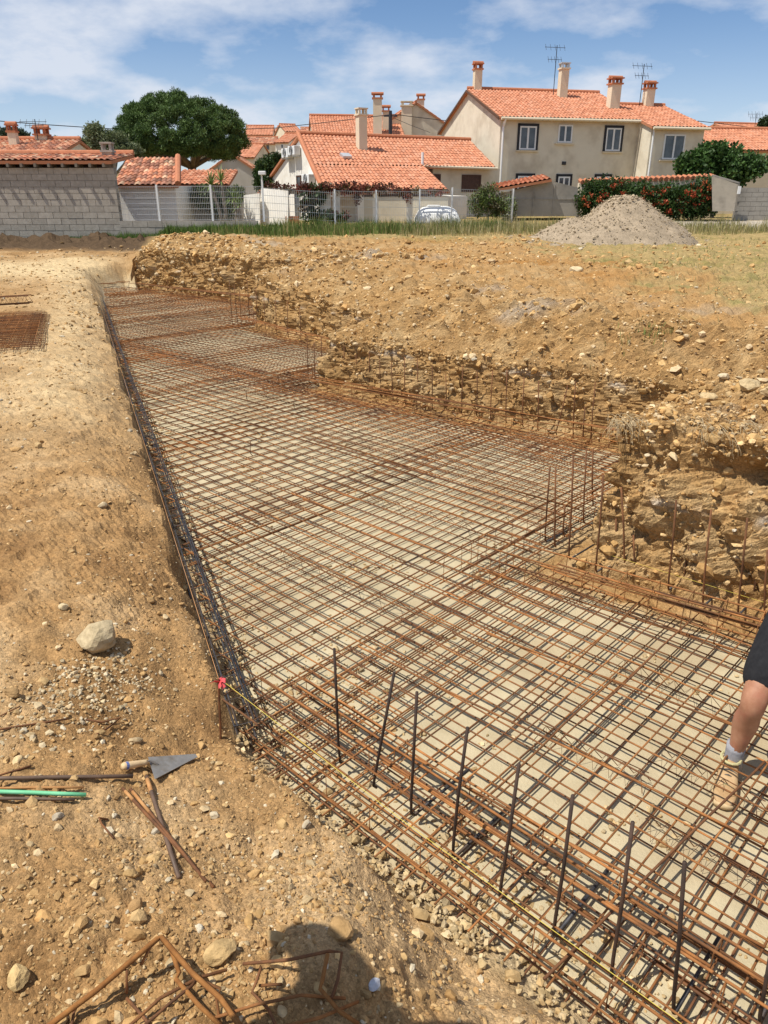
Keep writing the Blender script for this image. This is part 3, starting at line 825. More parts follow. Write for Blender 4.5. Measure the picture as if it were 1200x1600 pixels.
# loose long bars lying over the mesh (the darker lines that run across the slab)
def lay_bar(u0, v0, u1, v1, z, label, me, grp='long loose bars lying on the mesh'):
    a, b = G(u0, v0, z), G(u1, v1, z)
    r = place('reinforcing_bar', me, a, b)
    tag(r, label, 'steel bar', grp)
lay_bar(480, 672, 905, 795, -0.352, 'long rusty bar crossing the mesh towards the near bank corner', BARS[0])
lay_bar(470, 682, 885, 806, -0.352, 'long rusty bar beside it, closer to the photographer, crossing towards the near bank corner', BARS_D[0])
lay_bar(760, 990, 1190, 1150, -0.352, 'long rusty bar over the mesh behind the worker', BARS[1])
lay_bar(560, 1010, 1195, 1320, -0.352, 'rusty bar passing over the mesh in front of the worker', BARS[2])
lay_bar(640, 1180, 1195, 1480, -0.352, 'rusty bar over the mesh between the worker and the standing bars', BARS[0])
lay_bar(800, 1130, 1010, 930, -0.350, 'rusty bar crossing the mesh diagonally towards the bank foot', BARS[1])
lay_bar(905, 1130, 1085, 965, -0.350, 'dark rusty bar crossing the mesh towards the bank, behind the worker', BARS_D[1])
lay_bar(850, 1530, 1195, 1190, -0.350, 'dark rusty bar crossing the mesh up to the shoe of the worker', BARS_D[0])
lay_bar(700, 1300, 960, 1060, -0.350, 'rusty bar crossing the mesh in the middle of the near area', BARS[2])

# zigzag spacers between the two layers
def spacer(u0, v0, u1, v1, label, n):
    a, b = G(u0, v0, Z_BOT), G(u1, v1, Z_BOT); d = (b - a); s = Vector((-d.y, d.x, 0)).normalized() * 0.05
    mb = MB(); root = thing('zigzag_spacer', (a + b) / 2, label, 'spacer', 'zigzag wire spacers between the mesh layers')
    top = Z_TOP - Z_BOT - 0.012
    for sgn in (-1, 1):
        pts = []
        for i in range(2 * n + 1):
            p = a + d * (i / (2 * n)); pts.append(p + s * sgn * (1 if i % 2 == 0 else 0) + Vector((0, 0, 0.0 if i % 2 == 0 else top)))
        MB().tube(pts, 0.0022, 4).build('zigzag_wire', RUST_DARK, root)
    MB().tube([a + Vector((0, 0, top)), b + Vector((0, 0, top))], 0.0025, 4).build('top_wire', RUST_DARK, root)
for k, (q, nm) in enumerate((((960, 1045, 1150, 1125), 'beside the knee of the worker'), ((1020, 1180, 1190, 1275), 'around the shoe of the worker'), ((840, 1150, 1010, 1230), 'left of the shoe of the worker'),
                        ((430, 870, 640, 965), 'near the left dark cage'), ((560, 780, 740, 835), 'in the middle of the slab'), ((640, 712, 840, 770), 'left of the near bank corner'), ((1000, 1290, 1190, 1400), 'in front of the worker'))):
    spacer(*q, 'thin zigzag wire spacer under the mesh %s' % nm, 7)

# ------------------------------------------------------------------ L-shaped starter bars standing out of the cages
def starter(u, v, ut, vt, label, grp, mat=RUST_DARK, r=0.0062, foot=True, z=-0.42, cage_foot=None):
    b = G(u, v, z); t = W(ut, vt, b.y)
    dx = (t.x - b.x) * 0.9
    t.x = b.x + dx
    t.y += random.uniform(-0.02, 0.02)
    m = (b + t) / 2 + Vector((random.uniform(-1, 1), random.uniform(-1, 1), 0)) * 0.006
    pts = [b + Vector((DB.x * 0.025, DB.y * 0.025, -0.012)), b + Vector((DB.x * 0.006, DB.y * 0.006, 0.012)), b.lerp(m, 0.3), m, t]
    root = thing('starter_bar', b, label, 'steel bar', grp)
    MB().tube(pts, r, 6).build('upright', mat, root, smooth=True)
    if foot:
        f0 = pts[0]; f1 = b + Vector((DB.x * 0.40, DB.y * 0.40, -0.018))
        MB().tube([f0, f0.lerp(f1, 0.5), f1], r * 1.1, 6).build('foot', STEEL, root, smooth=True)
    return root
STARTER = M('starter_steel', (0.045, 0.032, 0.026), (0.085, 0.05, 0.034), scale=18, rough=0.7, metal=0.2, bump=0.0012, bscale=420, rand=0.2)
NEAR = [(530, 1195, 522, 1013), (582, 1232, 620, 1050), (641, 1275, 652, 1078), (706, 1340, 733, 1140), (779, 1405, 811, 1188), (863, 1465, 893, 1236), (953, 1530, 989, 1287), (1050, 1588, 1061, 1338), (1185, 1600, 1198, 1490)]
for i, q in enumerate(NEAR):
    starter(*q, '%s upright steel bar from the left in the row along the near edge' % ORD[i].capitalize(), 'upright bars along the near edge', mat=STARTER, foot=i not in (0, 1))
BANK4 = [(851, 846, 859, 730), (866, 854, 867, 729), (879, 836, 883, 790), (888, 873, 896, 712), (911, 816, 916, 702), (926, 790, 925, 700), (930, 893, 942, 742), (960, 880, 963, 812), (976, 893, 967, 760), (992, 898, 990, 838),
         (1043, 921, 1056, 782), (1067, 917, 1076, 848), (1097, 947, 1111, 797), (1123, 927, 1133, 872), (1152, 961, 1164, 808), (1173, 943, 1183, 882), (1194, 965, 1198, 860)]
for i, q in enumerate(BANK4):
    starter(*q, '%s upright rusty bar from the left at the foot of the near bank' % ORD[i].capitalize(), 'upright bars at the foot of the near bank', foot=i in (0, 3, 6, 10, 12, 14))
BANK3 = [(482, 597, 480, 525), (492, 600, 491, 535), (503, 600, 502, 526), (520, 600, 517, 530), (538, 607, 538, 540), (559, 612, 556, 553), (577, 615, 577, 548), (595, 620, 593, 562), (614, 626, 611, 566), (633, 634, 632, 558), (652, 630, 652, 560), (675, 640, 675, 570), (697, 640, 696, 585),
         (721, 648, 723, 572), (744, 650, 745, 578), (766, 654, 770, 580), (790, 660, 792, 577), (816, 666, 819, 590), (840, 672, 841, 595), (868, 678, 888, 602)]
for i, q in enumerate(BANK3):
    starter(*q, '%s upright rusty bar from the left along the long middle bank' % ORD[i].capitalize(), 'upright bars along the middle bank', foot=False, r=0.006)
for i, q in enumerate([(895, 684, 898, 595), (911, 687, 913, 635), (923, 690, 930, 597), (958, 660, 965, 607)]):
    starter(*q, '%s upright rusty bar from the left where the middle bank meets the near bank' % ORD[i].capitalize(), 'upright bars between the two banks', foot=False, r=0.006)
FARB = [(363, 507, 358, 436), (372, 512, 366, 445), (377, 510, 374, 455), (390, 503, 386, 437), (401, 510, 400, 448), (415, 517, 412, 462), (432, 522, 430, 466), (450, 527, 449, 470), (470, 534, 468, 480)]
for i, q in enumerate(FARB):
    starter(*q, '%s thin upright bar from the left along the second bay of the bank' % ORD[i].capitalize(), 'upright bars along the far bays', foot=False, r=0.0065)
for i, (u, v, h) in enumerate(((206, 449, 26), (222, 451, 22), (240, 453, 22), (262, 456, 20), (285, 459, 22), (310, 462, 20), (336, 465, 20), (150, 452, 22))):
    starter(u, v, u - 1, v - h, '%s short upright bar from the left across the far end of the pit' % ORD[(i + 1) % 8].capitalize(), 'upright bars at the far end', foot=False, r=0.0075)
# a few small uprights inside the slab
for i, (u, v, ut, vt, w) in enumerate(((385, 625, 385, 610, 'far left part'), (460, 640, 460, 622, 'middle, left of the long bank'), (392, 712, 391, 690, 'left part beside the dark cage'))):
    starter(u, v, ut, vt, 'small upright wire standing out of the mesh in the %s' % w, 'small uprights in the mesh', foot=False, r=0.004, z=-0.37)

# ------------------------------------------------------------------ mason's lines and the red ribbon
STRING_Y = M('yellow_string', (0.70, 0.55, 0.10), rough=0.7)
STRING_O = M('orange_string', (0.62, 0.30, 0.10), rough=0.7)
PEG = G(343, 1150, -0.30)
root = thing('line_peg', PEG, 'short rusty peg with string at the corner of the pit', 'peg')
MB().tube([PEG + Vector((0, 0, -0.1)), W(341, 1060, PEG.y)], 0.006, 6).build('pin', RUST_DARK, root)
top = W(342, 1062, PEG.y)
def string(pts, mat, label, name='mason_line'):
    o = MB().tube(pts, 0.0012, 4).build(name, mat, None, loc=pts[0]); tag(o, label, 'string')
far_t = G(150, 452, -0.15)
string([top, top.lerp(far_t, 0.5) + Vector((0, 0, -0.03)), far_t], STRING_O, 'orange string line stretched along the left edge of the pit')
nr_t = G(1065, 1600, -0.29)
string([top + Vector((0.01, 0, 0)), top.lerp(nr_t, 0.5) + Vector((0, 0, -0.02)), nr_t], STRING_Y, 'yellow string line stretched along the near cage')
string([G(955, 868, -0.32), G(1200, 948, -0.32) + Vector((0.3, -0.2, 0))], STRING_Y, 'yellow string line along the foot of the near bank')
RED = M('red_ribbon', (0.72, 0.10, 0.10), (0.55, 0.05, 0.06), scale=40, rough=0.6)
mb = MB()
rnd = random.Random(4)
for i in range(9):
    a = rnd.uniform(0, 6.28); e = rnd.uniform(-0.5, 0.7); L = rnd.uniform(0.025, 0.045)
    d = Vector((math.cos(a) * math.cos(e), math.sin(a) * math.cos(e), math.sin(e))); s = d.orthogonal().normalized() * 0.008
    c = top + Vector((0, 0, -0.012)); m_ = c + d * L * 0.6 + Vector((0, 0, 0.008)); e_ = c + d * L
    mb.add([c - s, c + s, m_ + s, m_ - s, e_ + s * 1.2, e_ - s * 1.2], [(0, 1, 2, 3), (3, 2, 4, 5)])
o = mb.build('ribbon_knot', RED, None, loc=top); md = o.modifiers.new('solid', 'SOLIDIFY'); md.thickness = 0.0015
tag(o, 'bright red plastic ribbon knotted on the corner peg', 'ribbon')

# ------------------------------------------------------------------ building materials
CREAM = M('cream_render', (0.66, 0.59, 0.455), (0.72, 0.65, 0.51), scale=1.2, rough=0.9, bump=0.004, bscale=60, c3=(0.52, 0.445, 0.33), s3=0.8)
CREAM_WARM = M('warm_render', (0.66, 0.56, 0.40), (0.72, 0.62, 0.46), scale=1.0, rough=0.9, bump=0.004, bscale=60)
WHITE_WALL = M('white_render', (0.80, 0.765, 0.68), (0.85, 0.815, 0.74), scale=1.3, rough=0.9, bump=0.003, bscale=50, c3=(0.62, 0.57, 0.48), s3=0.8)
GREY_WALL = M('grey_concrete', (0.30, 0.275, 0.235), (0.40, 0.37, 0.32), scale=2.2, rough=0.95, bump=0.006, bscale=40, c3=(0.20, 0.185, 0.16), s3=1.1)
BLOCKM = M('concrete_block', (0.36, 0.315, 0.255), (0.46, 0.41, 0.34), scale=6, rough=0.95, bump=0.005, bscale=90, rand=0.10)
MORTAR = M('mortar', (0.22, 0.20, 0.175), (0.28, 0.255, 0.22), scale=8, rough=0.95, bump=0.004, bscale=60)
TILE_NEW = M('new_tiles', (0.88, 0.9, 0.9), (1.1, 1.08, 1.05), scale=3, rough=0.8, attr=True, bump=0.003, bscale=70)
TILE_SLAB = M('roof_slab', (0.42, 0.17, 0.085), (0.48, 0.20, 0.10), scale=3, rough=0.9)
TERRA = M('terracotta', (0.40, 0.145, 0.07), (0.50, 0.20, 0.10), scale=9, rough=0.85)
WHITE_P = M('white_paint', (0.78, 0.78, 0.76), rough=0.45)
METAL_L = M('galvanised', (0.55, 0.56, 0.57), (0.62, 0.63, 0.64), scale=8, rough=0.45, metal=0.5)
DARKM = M('dark_metal', (0.05, 0.05, 0.055), rough=0.5, metal=0.5)
BLACK = M('black_shutter', (0.018, 0.018, 0.022), rough=0.5)
WOOD_D = M('dark_wood', (0.085, 0.045, 0.028), (0.13, 0.07, 0.04), scale=12, rough=0.8)
WOOD_W = M('grey_wood', (0.16, 0.13, 0.10), (0.22, 0.18, 0.14), scale=12, rough=0.9)
GLASS = M('window_glass', (0.05, 0.06, 0.075), (0.10, 0.115, 0.13), scale=2.5, rough=0.08, spec=0.6)
BROWN_SH = M('brown_shutter', (0.07, 0.035, 0.025), (0.10, 0.05, 0.035), scale=10, rough=0.6)
NEWC = [(0.525, 0.222, 0.122), (0.50, 0.205, 0.110), (0.545, 0.238, 0.134), (0.48, 0.192, 0.104), (0.54, 0.25, 0.15)]
OLDC = [(0.52, 0.21, 0.11), (0.44, 0.17, 0.09), (0.60, 0.30, 0.18), (0.36, 0.15, 0.09), (0.56, 0.36, 0.23), (0.30, 0.14, 0.09)]
UP = Vector((0, 0, 1))

def roof_patch(parent, A, B, C, D, cols=NEWC, pitch=0.2, row=0.34, thick=0.10, seed=1, name='roof', jit=0.045):
    """A eave left, B eave right, C ridge right, D ridge left; a slab with barrel tiles in real relief on it"""
    A, B, C, D = map(Vector, (A, B, C, D)); rng = np.random.default_rng(seed)
    n = (B - A).cross(D - A).normalized()
    if n.z < 0: n = -n
    slab = MB().prism([A, B, C, D], -n * thick).build(name, TILE_SLAB, parent)
    nc = max(2, int(round((B - A).length / pitch))); nr = max(2, int(round(((D - A).length + (C - B).length) / 2 / row)))
    S = 6
    us = np.arange(nc * S + 1) / (nc * S); ph = (np.arange(nc * S + 1) % S) / S
    prof = np.where(np.abs(ph - 0.5) < 0.36, 0.05 * np.sqrt(np.maximum(0, 1 - ((ph - 0.5) / 0.36) ** 2)), 0.006)
    vs, lift, rowi = [], [], []
    for r in range(nr):
        vs += [r / nr, (r + 1.0) / nr]; lift += [0.024, 0.003]; rowi += [r, r]
    vs = np.array(vs); lift = np.array(lift); rowi = np.array(rowi)
    a, b, c, d = (np.array(p) for p in (A, B, C, D))
    U, Vv = np.meshgrid(us, vs, indexing='xy')
    P = ((1 - U) * (1 - Vv))[..., None] * a + (U * (1 - Vv))[..., None] * b + (U * Vv)[..., None] * c + ((1 - U) * Vv)[..., None] * d
    colw = np.minimum(np.arange(nc * S + 1) // S, nc - 1)
    jt = rng.uniform(-0.008, 0.008, (nr, nc))
    H = prof[None, :] + lift[:, None] + jt[rowi][:, colw]
    P = P + H[..., None] * np.array(n)
    pc = np.array(cols)[rng.integers(0, len(cols), (nr, nc))] * (1 + rng.normal(0, jit, (nr, nc, 1)))
    col = pc[rowi][:, colw]
    nu = len(us); nvv = len(vs)
    i = np.arange(nvv - 1)[:, None] * nu; k = np.arange(nu - 1)[None, :]
    q = np.stack((i + k, i + k + 1, i + nu + k + 1, i + nu + k), -1).reshape(-1, 4)
    t = np_mesh('tiles', P.reshape(-1, 3), q, None, TILE_NEW, np.clip(col.reshape(-1, 3), 0.03, 0.85), parent=slab)
    tag(t, kind='stuff')
    return slab
def ridge_tiles(slab, a, b, cols=NEWC, r=0.10):
    a, b = Vector(a), Vector(b)
    MB().tube([a, b], r, 8).build('ridge_cap', TERRA, slab)
def window(parent, p0, n, u0, v0, u1, v1, frame=WHITE_P, surround=None, leaves=2, sill=True, fw=0.07, pane=GLASS, name='window'):
    n = Vector(n); h = Vector((-n.y, n.x, 0)).normalized()
    q = [ONP(u0, v0, p0, n), ONP(u1, v0, p0, n), ONP(u1, v1, p0, n), ONP(u0, v1, p0, n)]
    c = sum(q, Vector()) / 4
    if h.dot(q[1] - q[0]) < 0: h = -h
    wd = abs((q[1] - q[0]).dot(h)); ht = abs(((q[0] + q[1]) - (q[2] + q[3])).z) / 2
    if surround is not None:
        mb = MB(); t = 0.12
        for sx in (-1, 1): mb.box(c + h * sx * (wd / 2 - t / 2) + n * 0.02, t, 0.05, ht, h, n, UP)
        mb.box(c + UP * (ht / 2 - t / 2) + n * 0.021, wd, 0.048, t, h, n, UP); mb.box(c - UP * (ht / 2 - t / 4) + n * 0.021, wd, 0.048, t / 2, h, n, UP)
        w = mb.build(name, surround, parent); wd -= 2 * t; ht -= 1.5 * t; c = c - UP * t * 0.25
        fr = MB()
    else: w = None; fr = MB()
    for sx in (-1, 1): fr.box(c + h * sx * (wd / 2 - fw / 2) + n * 0.017, fw, 0.05, ht, h, n, UP)
    for sz in (-1, 1): fr.box(c + UP * sz * (ht / 2 - fw / 2) + n * 0.018, wd, 0.05, fw, h, n, UP)
    for k in range(1, leaves): fr.box(c + h * (wd * (k / leaves - 0.5)) + n * 0.019, fw * 1.3, 0.05, ht, h, n, UP)
    if w is None: w = fr.build(name, frame, parent)
    else: fr.build('frame', frame, w)
    for k in range(leaves):
        MB().box(c + h * (wd * ((k + 0.5) / leaves - 0.5)) + n * 0.004, wd / leaves - 0.02, 0.03, ht - 0.02, h, n, UP).build('pane', pane, w)
    if sill: MB().box(c - UP * (ht / 2 + 0.06) + n * 0.05, wd + 0.3, 0.14, 0.06, h, n, UP).build('sill', CREAM_WARM, w)
    return w
def chimney(parent, c, w, z0, z1, cap='tile', mat=CREAM_WARM, ax=(1, 0, 0)):
    ax = Vector(ax); ay = Vector((-ax.y, ax.x, 0)); c = Vector((c[0], c[1], 0))
    s = MB().box(c + UP * (z0 + z1) / 2, w, w * 0.9, z1 - z0, ax, ay, UP).build('chimney', mat, parent)
    mb = MB()
    mb.box(c + UP * (z1 + 0.03), w * 1.25, w * 1.15, 0.07, ax, ay, UP)
    mb.build('crown', TERRA if cap == 'tile' else mat, s)
    mb = MB()
    for sx in (-1, 1):
        for sy in (-1, 1): mb.box(c + ax * sx * w * 0.4 + ay * sy * w * 0.36 + UP * (z1 + 0.16), w * 0.22, w * 0.2, 0.2, ax, ay, UP)
    if cap == 'tile':
        mb.box(c + UP * (z1 + 0.29), w * 1.3, w * 1.2, 0.06, ax, ay, UP)
        mb.tube([c - ax * w * 0.7 + UP * (z1 + 0.34), c + ax * w * 0.7 + UP * (z1 + 0.34)], 0.09, 8)
        mb.build('tile_cap', TERRA, s)
    else:
        mb.box(c + UP * (z1 + 0.29), w * 1.2, w * 1.1, 0.05, ax, ay, UP); mb.build('cap', mat if cap == 'plain' else METAL_L, s)
    return s
def antenna(c, h, label, ax=(1, 0, 0), arms=5, al=0.45):
    c = Vector(c); ax = Vector(ax); ay = Vector((-ax.y, ax.x, 0))
    root = thing('antenna', c, label, 'antenna', 'roof antennas')
    MB().tube([c, c + UP * h], 0.02, 6).build('mast', DARKM, root)
    for zz, L in ((h - 0.1, 1.0), (h * 0.72, 0.7)):
        mb = MB().tube([c + UP * zz - ax * L * 0.7, c + UP * zz + ax * L * 0.5], 0.014, 4)
        for k in range(arms):
            p = c + UP * zz + ax * L * (-0.65 + 1.1 * k / (arms - 1)); mb.tube([p - UP * al * 0.35 - ay * al * 0.2, p + UP * al * 0.35 + ay * al * 0.2], 0.009, 4)
        mb.build('aerial', DARKM, root)
def frame_of(ang):
    a = math.radians(ang); u = Vector((math.cos(a), math.sin(a), 0)); return u, Vector((-u.y, u.x, 0))
def gable_house(label, A, ang, L, dep, zb, ze, zr, wall=CREAM, cols=NEWC, over=0.25, cat='house', name='house', seed=1, wparts=None, back=True, pitch=0.2, group=None):
    """A front-left corner; ridge parallel to the front; returns root, u, back direction, front normal"""
    u, b = frame_of(ang); A = Vector((A[0], A[1], 0))
    root = thing(name, (A.x, A.y, zb), label, cat, group)
    pent = [A + UP * zb, A + b * dep + UP * zb, A + b * dep + UP * (ze - 0.04), A + b * dep / 2 + UP * (zr - 0.13), A + UP * (ze - 0.04)]
    MB().prism(pent, u * L).build('wall', wall, root)
    sl = (zr - ze) / (dep / 2)
    f0 = A - b * over - UP * over * sl + UP * ze
    r = A + b * dep / 2 + UP * zr; o = u * 0.12
    roof_patch(root, f0 - o, f0 + u * L + o, r + u * L + o, r - o, cols, seed=seed, pitch=pitch)
    if back:
        bb = A + b * (dep + over) - UP * over * sl + UP * ze
        s2 = roof_patch(root, bb + u * L + o, bb - o, r - o, r + u * L + o, cols, seed=seed + 50, pitch=pitch * 1.5, row=0.7)
        ridge_tiles(s2, r - o + UP * 0.06, r + u * L + o + UP * 0.06)
    return root, u, b, -b

# ------------------------------------------------------------------ the two-storey cream house on the right
ang = 12.8
A = Vector((5.88, 42.0, 0))
ZE, ZR, ZB = 5.62, 7.35, 0.7
house, u, b, nf = gable_house('two-storey cream house with orange tile roof and black-framed windows', A, ang, 7.75, 10.3, ZB, ZE, ZR, seed=3)
fp = A.copy()
for q, sur in (((808, 193, 841, 236), BLACK), ((943, 196, 973, 238), BLACK)):
    window(house, fp, nf, *q, surround=sur)
window(house, fp, nf, 872, 195, 894, 223)
for q in ((805, 271, 835, 300), (868, 272, 893, 300), (928, 272, 955, 296)):
    window(house, fp, nf, *q, surround=BLACK, sill=False)
MB().box(ONP(881, 255, fp, nf) + nf * 0.02, 0.22, 0.04, 0.16, u, b, UP).build('vent_grille', DARKM, house)
gx = A + u * 0.12 - b * 0.1
MB().tube([gx - b * 0.28 + UP * (ZE - 0.16), gx + UP * (ZE - 0.5), gx + UP * ZB], 0.055, 8).build('downpipe', WHITE_P, house)
MB().tube([A - b * 0.36 - u * 0.1 + UP * (ZE - 0.14), A - b * 0.36 + u * 7.85 + UP * (ZE - 0.14)], 0.07, 8).build('gutter', CREAM_WARM, house)
# verge board on the visible gable
sl = (ZR - ZE) / 5.15
rdg = A + b * 5.15
MB().prism([A - u * 0.16 - b * 0.2 + UP * (ZE - 0.2), A - u * 0.16 + b * 5.15 + UP * (ZR - 0.13), rdg - u * 0.16 + UP * (ZR - 0.02), A - u * 0.16 - b * 0.2 + UP * (ZE - 0.06)], -u * 0.04).build('verge_board', WOOD_D, house)
MB().prism([rdg - u * 0.16 + UP * (ZR - 0.13), A - u * 0.16 + b * 10.5 + UP * (ZE - 0.2), A - u * 0.16 + b * 10.5 + UP * (ZE - 0.06), rdg - u * 0.16 + UP * (ZR - 0.02)], -u * 0.04).build('verge_board', WOOD_D, house)
def roof_pt(Ao, uu, bb, s, t, ze, slope): return Ao + uu * s + bb * t + UP * (ze + slope * t)
p = rdg + u * 0.45; chimney(house, p, 0.42, ZR - 0.2, ZR + 0.95, 'tile', ax=u)
p = A + u * 5.05 + b * 4.0; chimney(house, p, 0.45, ZE + 4.0 * sl - 0.1, ZE + 4.0 * sl + 1.35, 'metal', ax=u)
ap = A + u * 4.7 + b * 4.4 + UP * (ZE + 4.4 * sl)
antenna(ap, 2.4, 'tall antenna beside the middle chimney of the cream house', u)
# the annex that steps forward on its right
B0 = A + u * 7.68 - b * 1.32
ZE2, ZR2 = 5.22, 6.55
annex, u2, b2, nf2 = gable_house('right wing of the cream house, stepping forward, with one white window', B0, ang, 3.05, 8.6, ZB, ZE2, ZR2, seed=8)
window(annex, B0, nf2, 1036, 210, 1069, 249)
MB().tube([B0 + u * 0.1 - b * 0.08 + UP * (ZE2 - 0.1), B0 + u * 0.1 - b * 0.08 + UP * ZB], 0.05, 8).build('downpipe', WHITE_P, annex)
MB().tube([B0 - b * 0.36 - u * 0.1 + UP * (ZE2 - 0.14), B0 - b * 0.36 + u * 3.15 + UP * (ZE2 - 0.14)], 0.07, 8).build('gutter', CREAM_WARM, annex)
s2 = (ZR2 - ZE2) / 4.3
chimney(annex, B0 + u * (-0.55) + b * 3.3, 0.55, ZE2 + 3.0 * s2, ZE2 + 3.0 * s2 + 1.25, 'tile', ax=u)
chimney(annex, B0 + u * 2.05 + b * 4.2, 0.5, ZR2 - 0.2, ZR2 + 0.8, 'tile', ax=u)
antenna(B0 + u * 1.55 + b * 4.2 + UP * ZR2, 2.0, 'antenna beside the right-hand chimney of the cream house', u)

# ------------------------------------------------------------------ the long low house with the sweeping roof
RL, RR, ER = W(465, 210, 39.3), W(735, 220, 43.9), W(775, 262, 40.6)
RR.z = RL.z
pn = (RR - RL).cross(ER - RR).normalized()
if pn.z < 0: pn = -pn
EL, EM2 = ONP(505, 301, RL, pn), ONP(703, 299, RL, pn)
UL = ONP(660, 258, RL, pn)
ru = (RR - RL).normalized()
lowh = thing('low_house', (0.5, 38, 0.8), 'long white low house with sweeping orange tile roof and wall air conditioners', 'house')
tL = (UL - RL).dot((EL - RL).normalized()) / (EL - RL).length
ML = RL.lerp(EL, 0.56)
rf = roof_patch(lowh, ML, ER, RR, RL, NEWC, seed=12)
MR = ML.lerp(ER, (UL - ML).length / (ER - ML).length)
roof_patch(lowh, EL, EM2, MR, ML, NEWC, seed=13)
ridge_tiles(rf, RL + UP * 0.07, RR + UP * 0.07)
MB().tube([RL + pn * 0.08, EL + pn * 0.08], 0.11, 8).build('verge_tiles', TERRA, rf)
rd = Vector((ru.x, ru.y, 0)).normalized(); bk = Vector((-rd.y, rd.x, 0))
run = (EL - RL); hr = Vector((run.x, run.y, 0)).length
GB = Vector((RL.x, RL.y, 0)); depth = hr * 2
def lw(s, t, z): return GB + rd * s - bk * t + UP * z            # s along ridge, t towards the front
ZL = 0.8
gw = [lw(0.15, hr - 0.3, ZL), lw(0.15, -hr + 0.3, ZL), lw(0.15, -hr + 0.3, EL.z - 0.02), lw(0.15, 0, RL.z - 0.16), lw(0.15, hr - 0.3, EL.z - 0.02)]
MB().prism(gw, rd * 0.3).build('gable_wall', WHITE_WALL, lowh)
Ls = (RR - RL).length
EMs = (EM2 - EL).dot(rd)
MB().hexa([lw(0.4, hr - 0.6, ZL), lw(EMs - 0.35, hr - 0.6, ZL), lw(EMs - 0.35, 0, ZL), lw(0.4, 0, ZL), lw(0.4, hr - 0.6, EL.z - 0.13), lw(EMs - 0.35, hr - 0.6, EL.z - 0.13), lw(EMs - 0.35, 0, EL.z), lw(0.4, 0, EL.z)]).build('front_wall', WHITE_WALL, lowh)
mt = (ER - RR).dot(-bk) - 0.45
MB().hexa([lw(EMs - 0.5, mt, ZL), lw(Ls - 0.1, mt, ZL), lw(Ls - 0.1, 0, ZL), lw(EMs - 0.5, 0, ZL), lw(EMs - 0.5, mt, ER.z - 0.05), lw(Ls - 0.1, mt, ER.z - 0.05), lw(Ls - 0.1, 0, ER.z), lw(EMs - 0.5, 0, ER.z)]).build('side_wall', CREAM, lowh)
bb_ = lw(0, -hr, EL.z)
roof_patch(lowh, lw(Ls, -hr, EL.z), lw(0, -hr, EL.z), RL, lw(Ls, 0, RL.z), NEWC, seed=14, pitch=0.4, row=0.7)
MB().tube([UL - bk * 0.1 - UP * 0.05, ER - bk * 0.1 - UP * 0.05], 0.06, 6).build('gutter', CREAM_WARM, lowh)
nfl = -bk
sp = lw(0, mt, 0)
for q in ((670, 272, 688, 296), (721, 273, 751, 300)):
    window(lowh, sp, nfl, *q, frame=BROWN_SH, pane=BROWN_SH, leaves=1, sill=False)
window(lowh, lw(0, hr - 0.6, 0), nfl, 665, 306, 680, 328, frame=METAL_L, leaves=1, sill=False)
gp = lw(0.15, 0, 0); ng = -rd
window(lowh, gp, ng, 464, 274, 471, 292, frame=BROWN_SH, leaves=1, sill=False)
window(lowh, gp, ng, 473, 274, 481, 292, frame=BROWN_SH, leaves=1, sill=False)
window(lowh, gp, ng, 461, 300, 470, 340, frame=GREY_WALL, leaves=1, sill=False, name='door')
pc_ = ONP(568, 236, RL, pn); chimney(lowh, pc_ + bk * 0.2, 0.42, pc_.z - 0.1, pc_.z + 1.5, 'plain', ax=rd)
pv = ONP(540, 247, RL, pn)
MB().box(pv + pn * 0.1, 0.45, 0.4, 0.12, rd, pn.cross(rd), pn).build('roof_vent', METAL_L, lowh)
pv = ONP(660, 258, RL, pn); MB().tube([pv, pv + UP * 0.55], 0.06, 8).build('flue', WHITE_P, lowh)
def air_unit(u0, v0, u1, v1, label):
    c = (ONP(u0, v0, gp, ng) + ONP(u1, v1, gp, ng)) / 2; ht = abs(ONP(u0, v0, gp, ng).z - ONP(u0, v1, gp, ng).z)
    root = thing('air_conditioner', c, label, 'air conditioner', 'wall air conditioners')
    MB().box(c + ng * 0.2, 0.85, 0.32, ht * 0.95, bk, ng, UP).build('casing', WHITE_P, root, bevel=0.02)
    mb = MB(); cc = c + ng * 0.37
    for k in range(4): mb.tube([cc + (bk * math.cos(a) + UP * math.sin(a)) * (0.06 + 0.05 * k) for a in [i * 0.5236 for i in range(13)]], 0.008, 4)
    mb.build('fan_grille', DARKM, root)
    for s_ in (-1, 1): MB().box(c + bk * s_ * 0.3 + ng * 0.2 - UP * (ht * 0.5 + 0.03), 0.05, 0.42, 0.05, bk, ng, UP).build('bracket', METAL_L, root)
air_unit(450, 232, 460, 247, 'white air conditioner high on the white gable, left of the upper pair')
air_unit(461, 228, 470, 243, 'white air conditioner high on the white gable, right of the upper pair')
air_unit(484, 272, 492, 287, 'white air conditioner low on the white gable beside the small windows')

# ------------------------------------------------------------------ houses behind, over the low house
h3, u3, b3, n3 = gable_house('cream house with gable end facing, seen over the low roof left of the cream house', (W(690, 215, 62).x + 0.2, 62, 0), 98, 9.5, 4.4, 1.0, 6.9, 8.2, wall=CREAM, seed=21, cols=NEWC)
chimney(h3, W(635, 210, 61.2), 0.75, 6.0, 7.9, 'plain', ax=(1, 0, 0))
chimney(h3, W(657, 190, 63.5), 0.5, 7.6, 8.55, 'tile', ax=(1, 0, 0))
h4, u4, b4, n4 = gable_house('long orange tile roof seen just above the ridge of the low house', (W(492, 225, 58).x, 58, 0), 8, 6.4, 8, 1.0, 5.6, 7.35, wall=CREAM, seed=22)
chimney(h4, W(590, 205, 59.5), 0.62, 5.6, 8.2, 'tile', ax=(1, 0, 0))
chimney(h4, W(603, 205, 60.5), 0.5, 5.6, 7.5, 'tile', ax=(1, 0, 0))
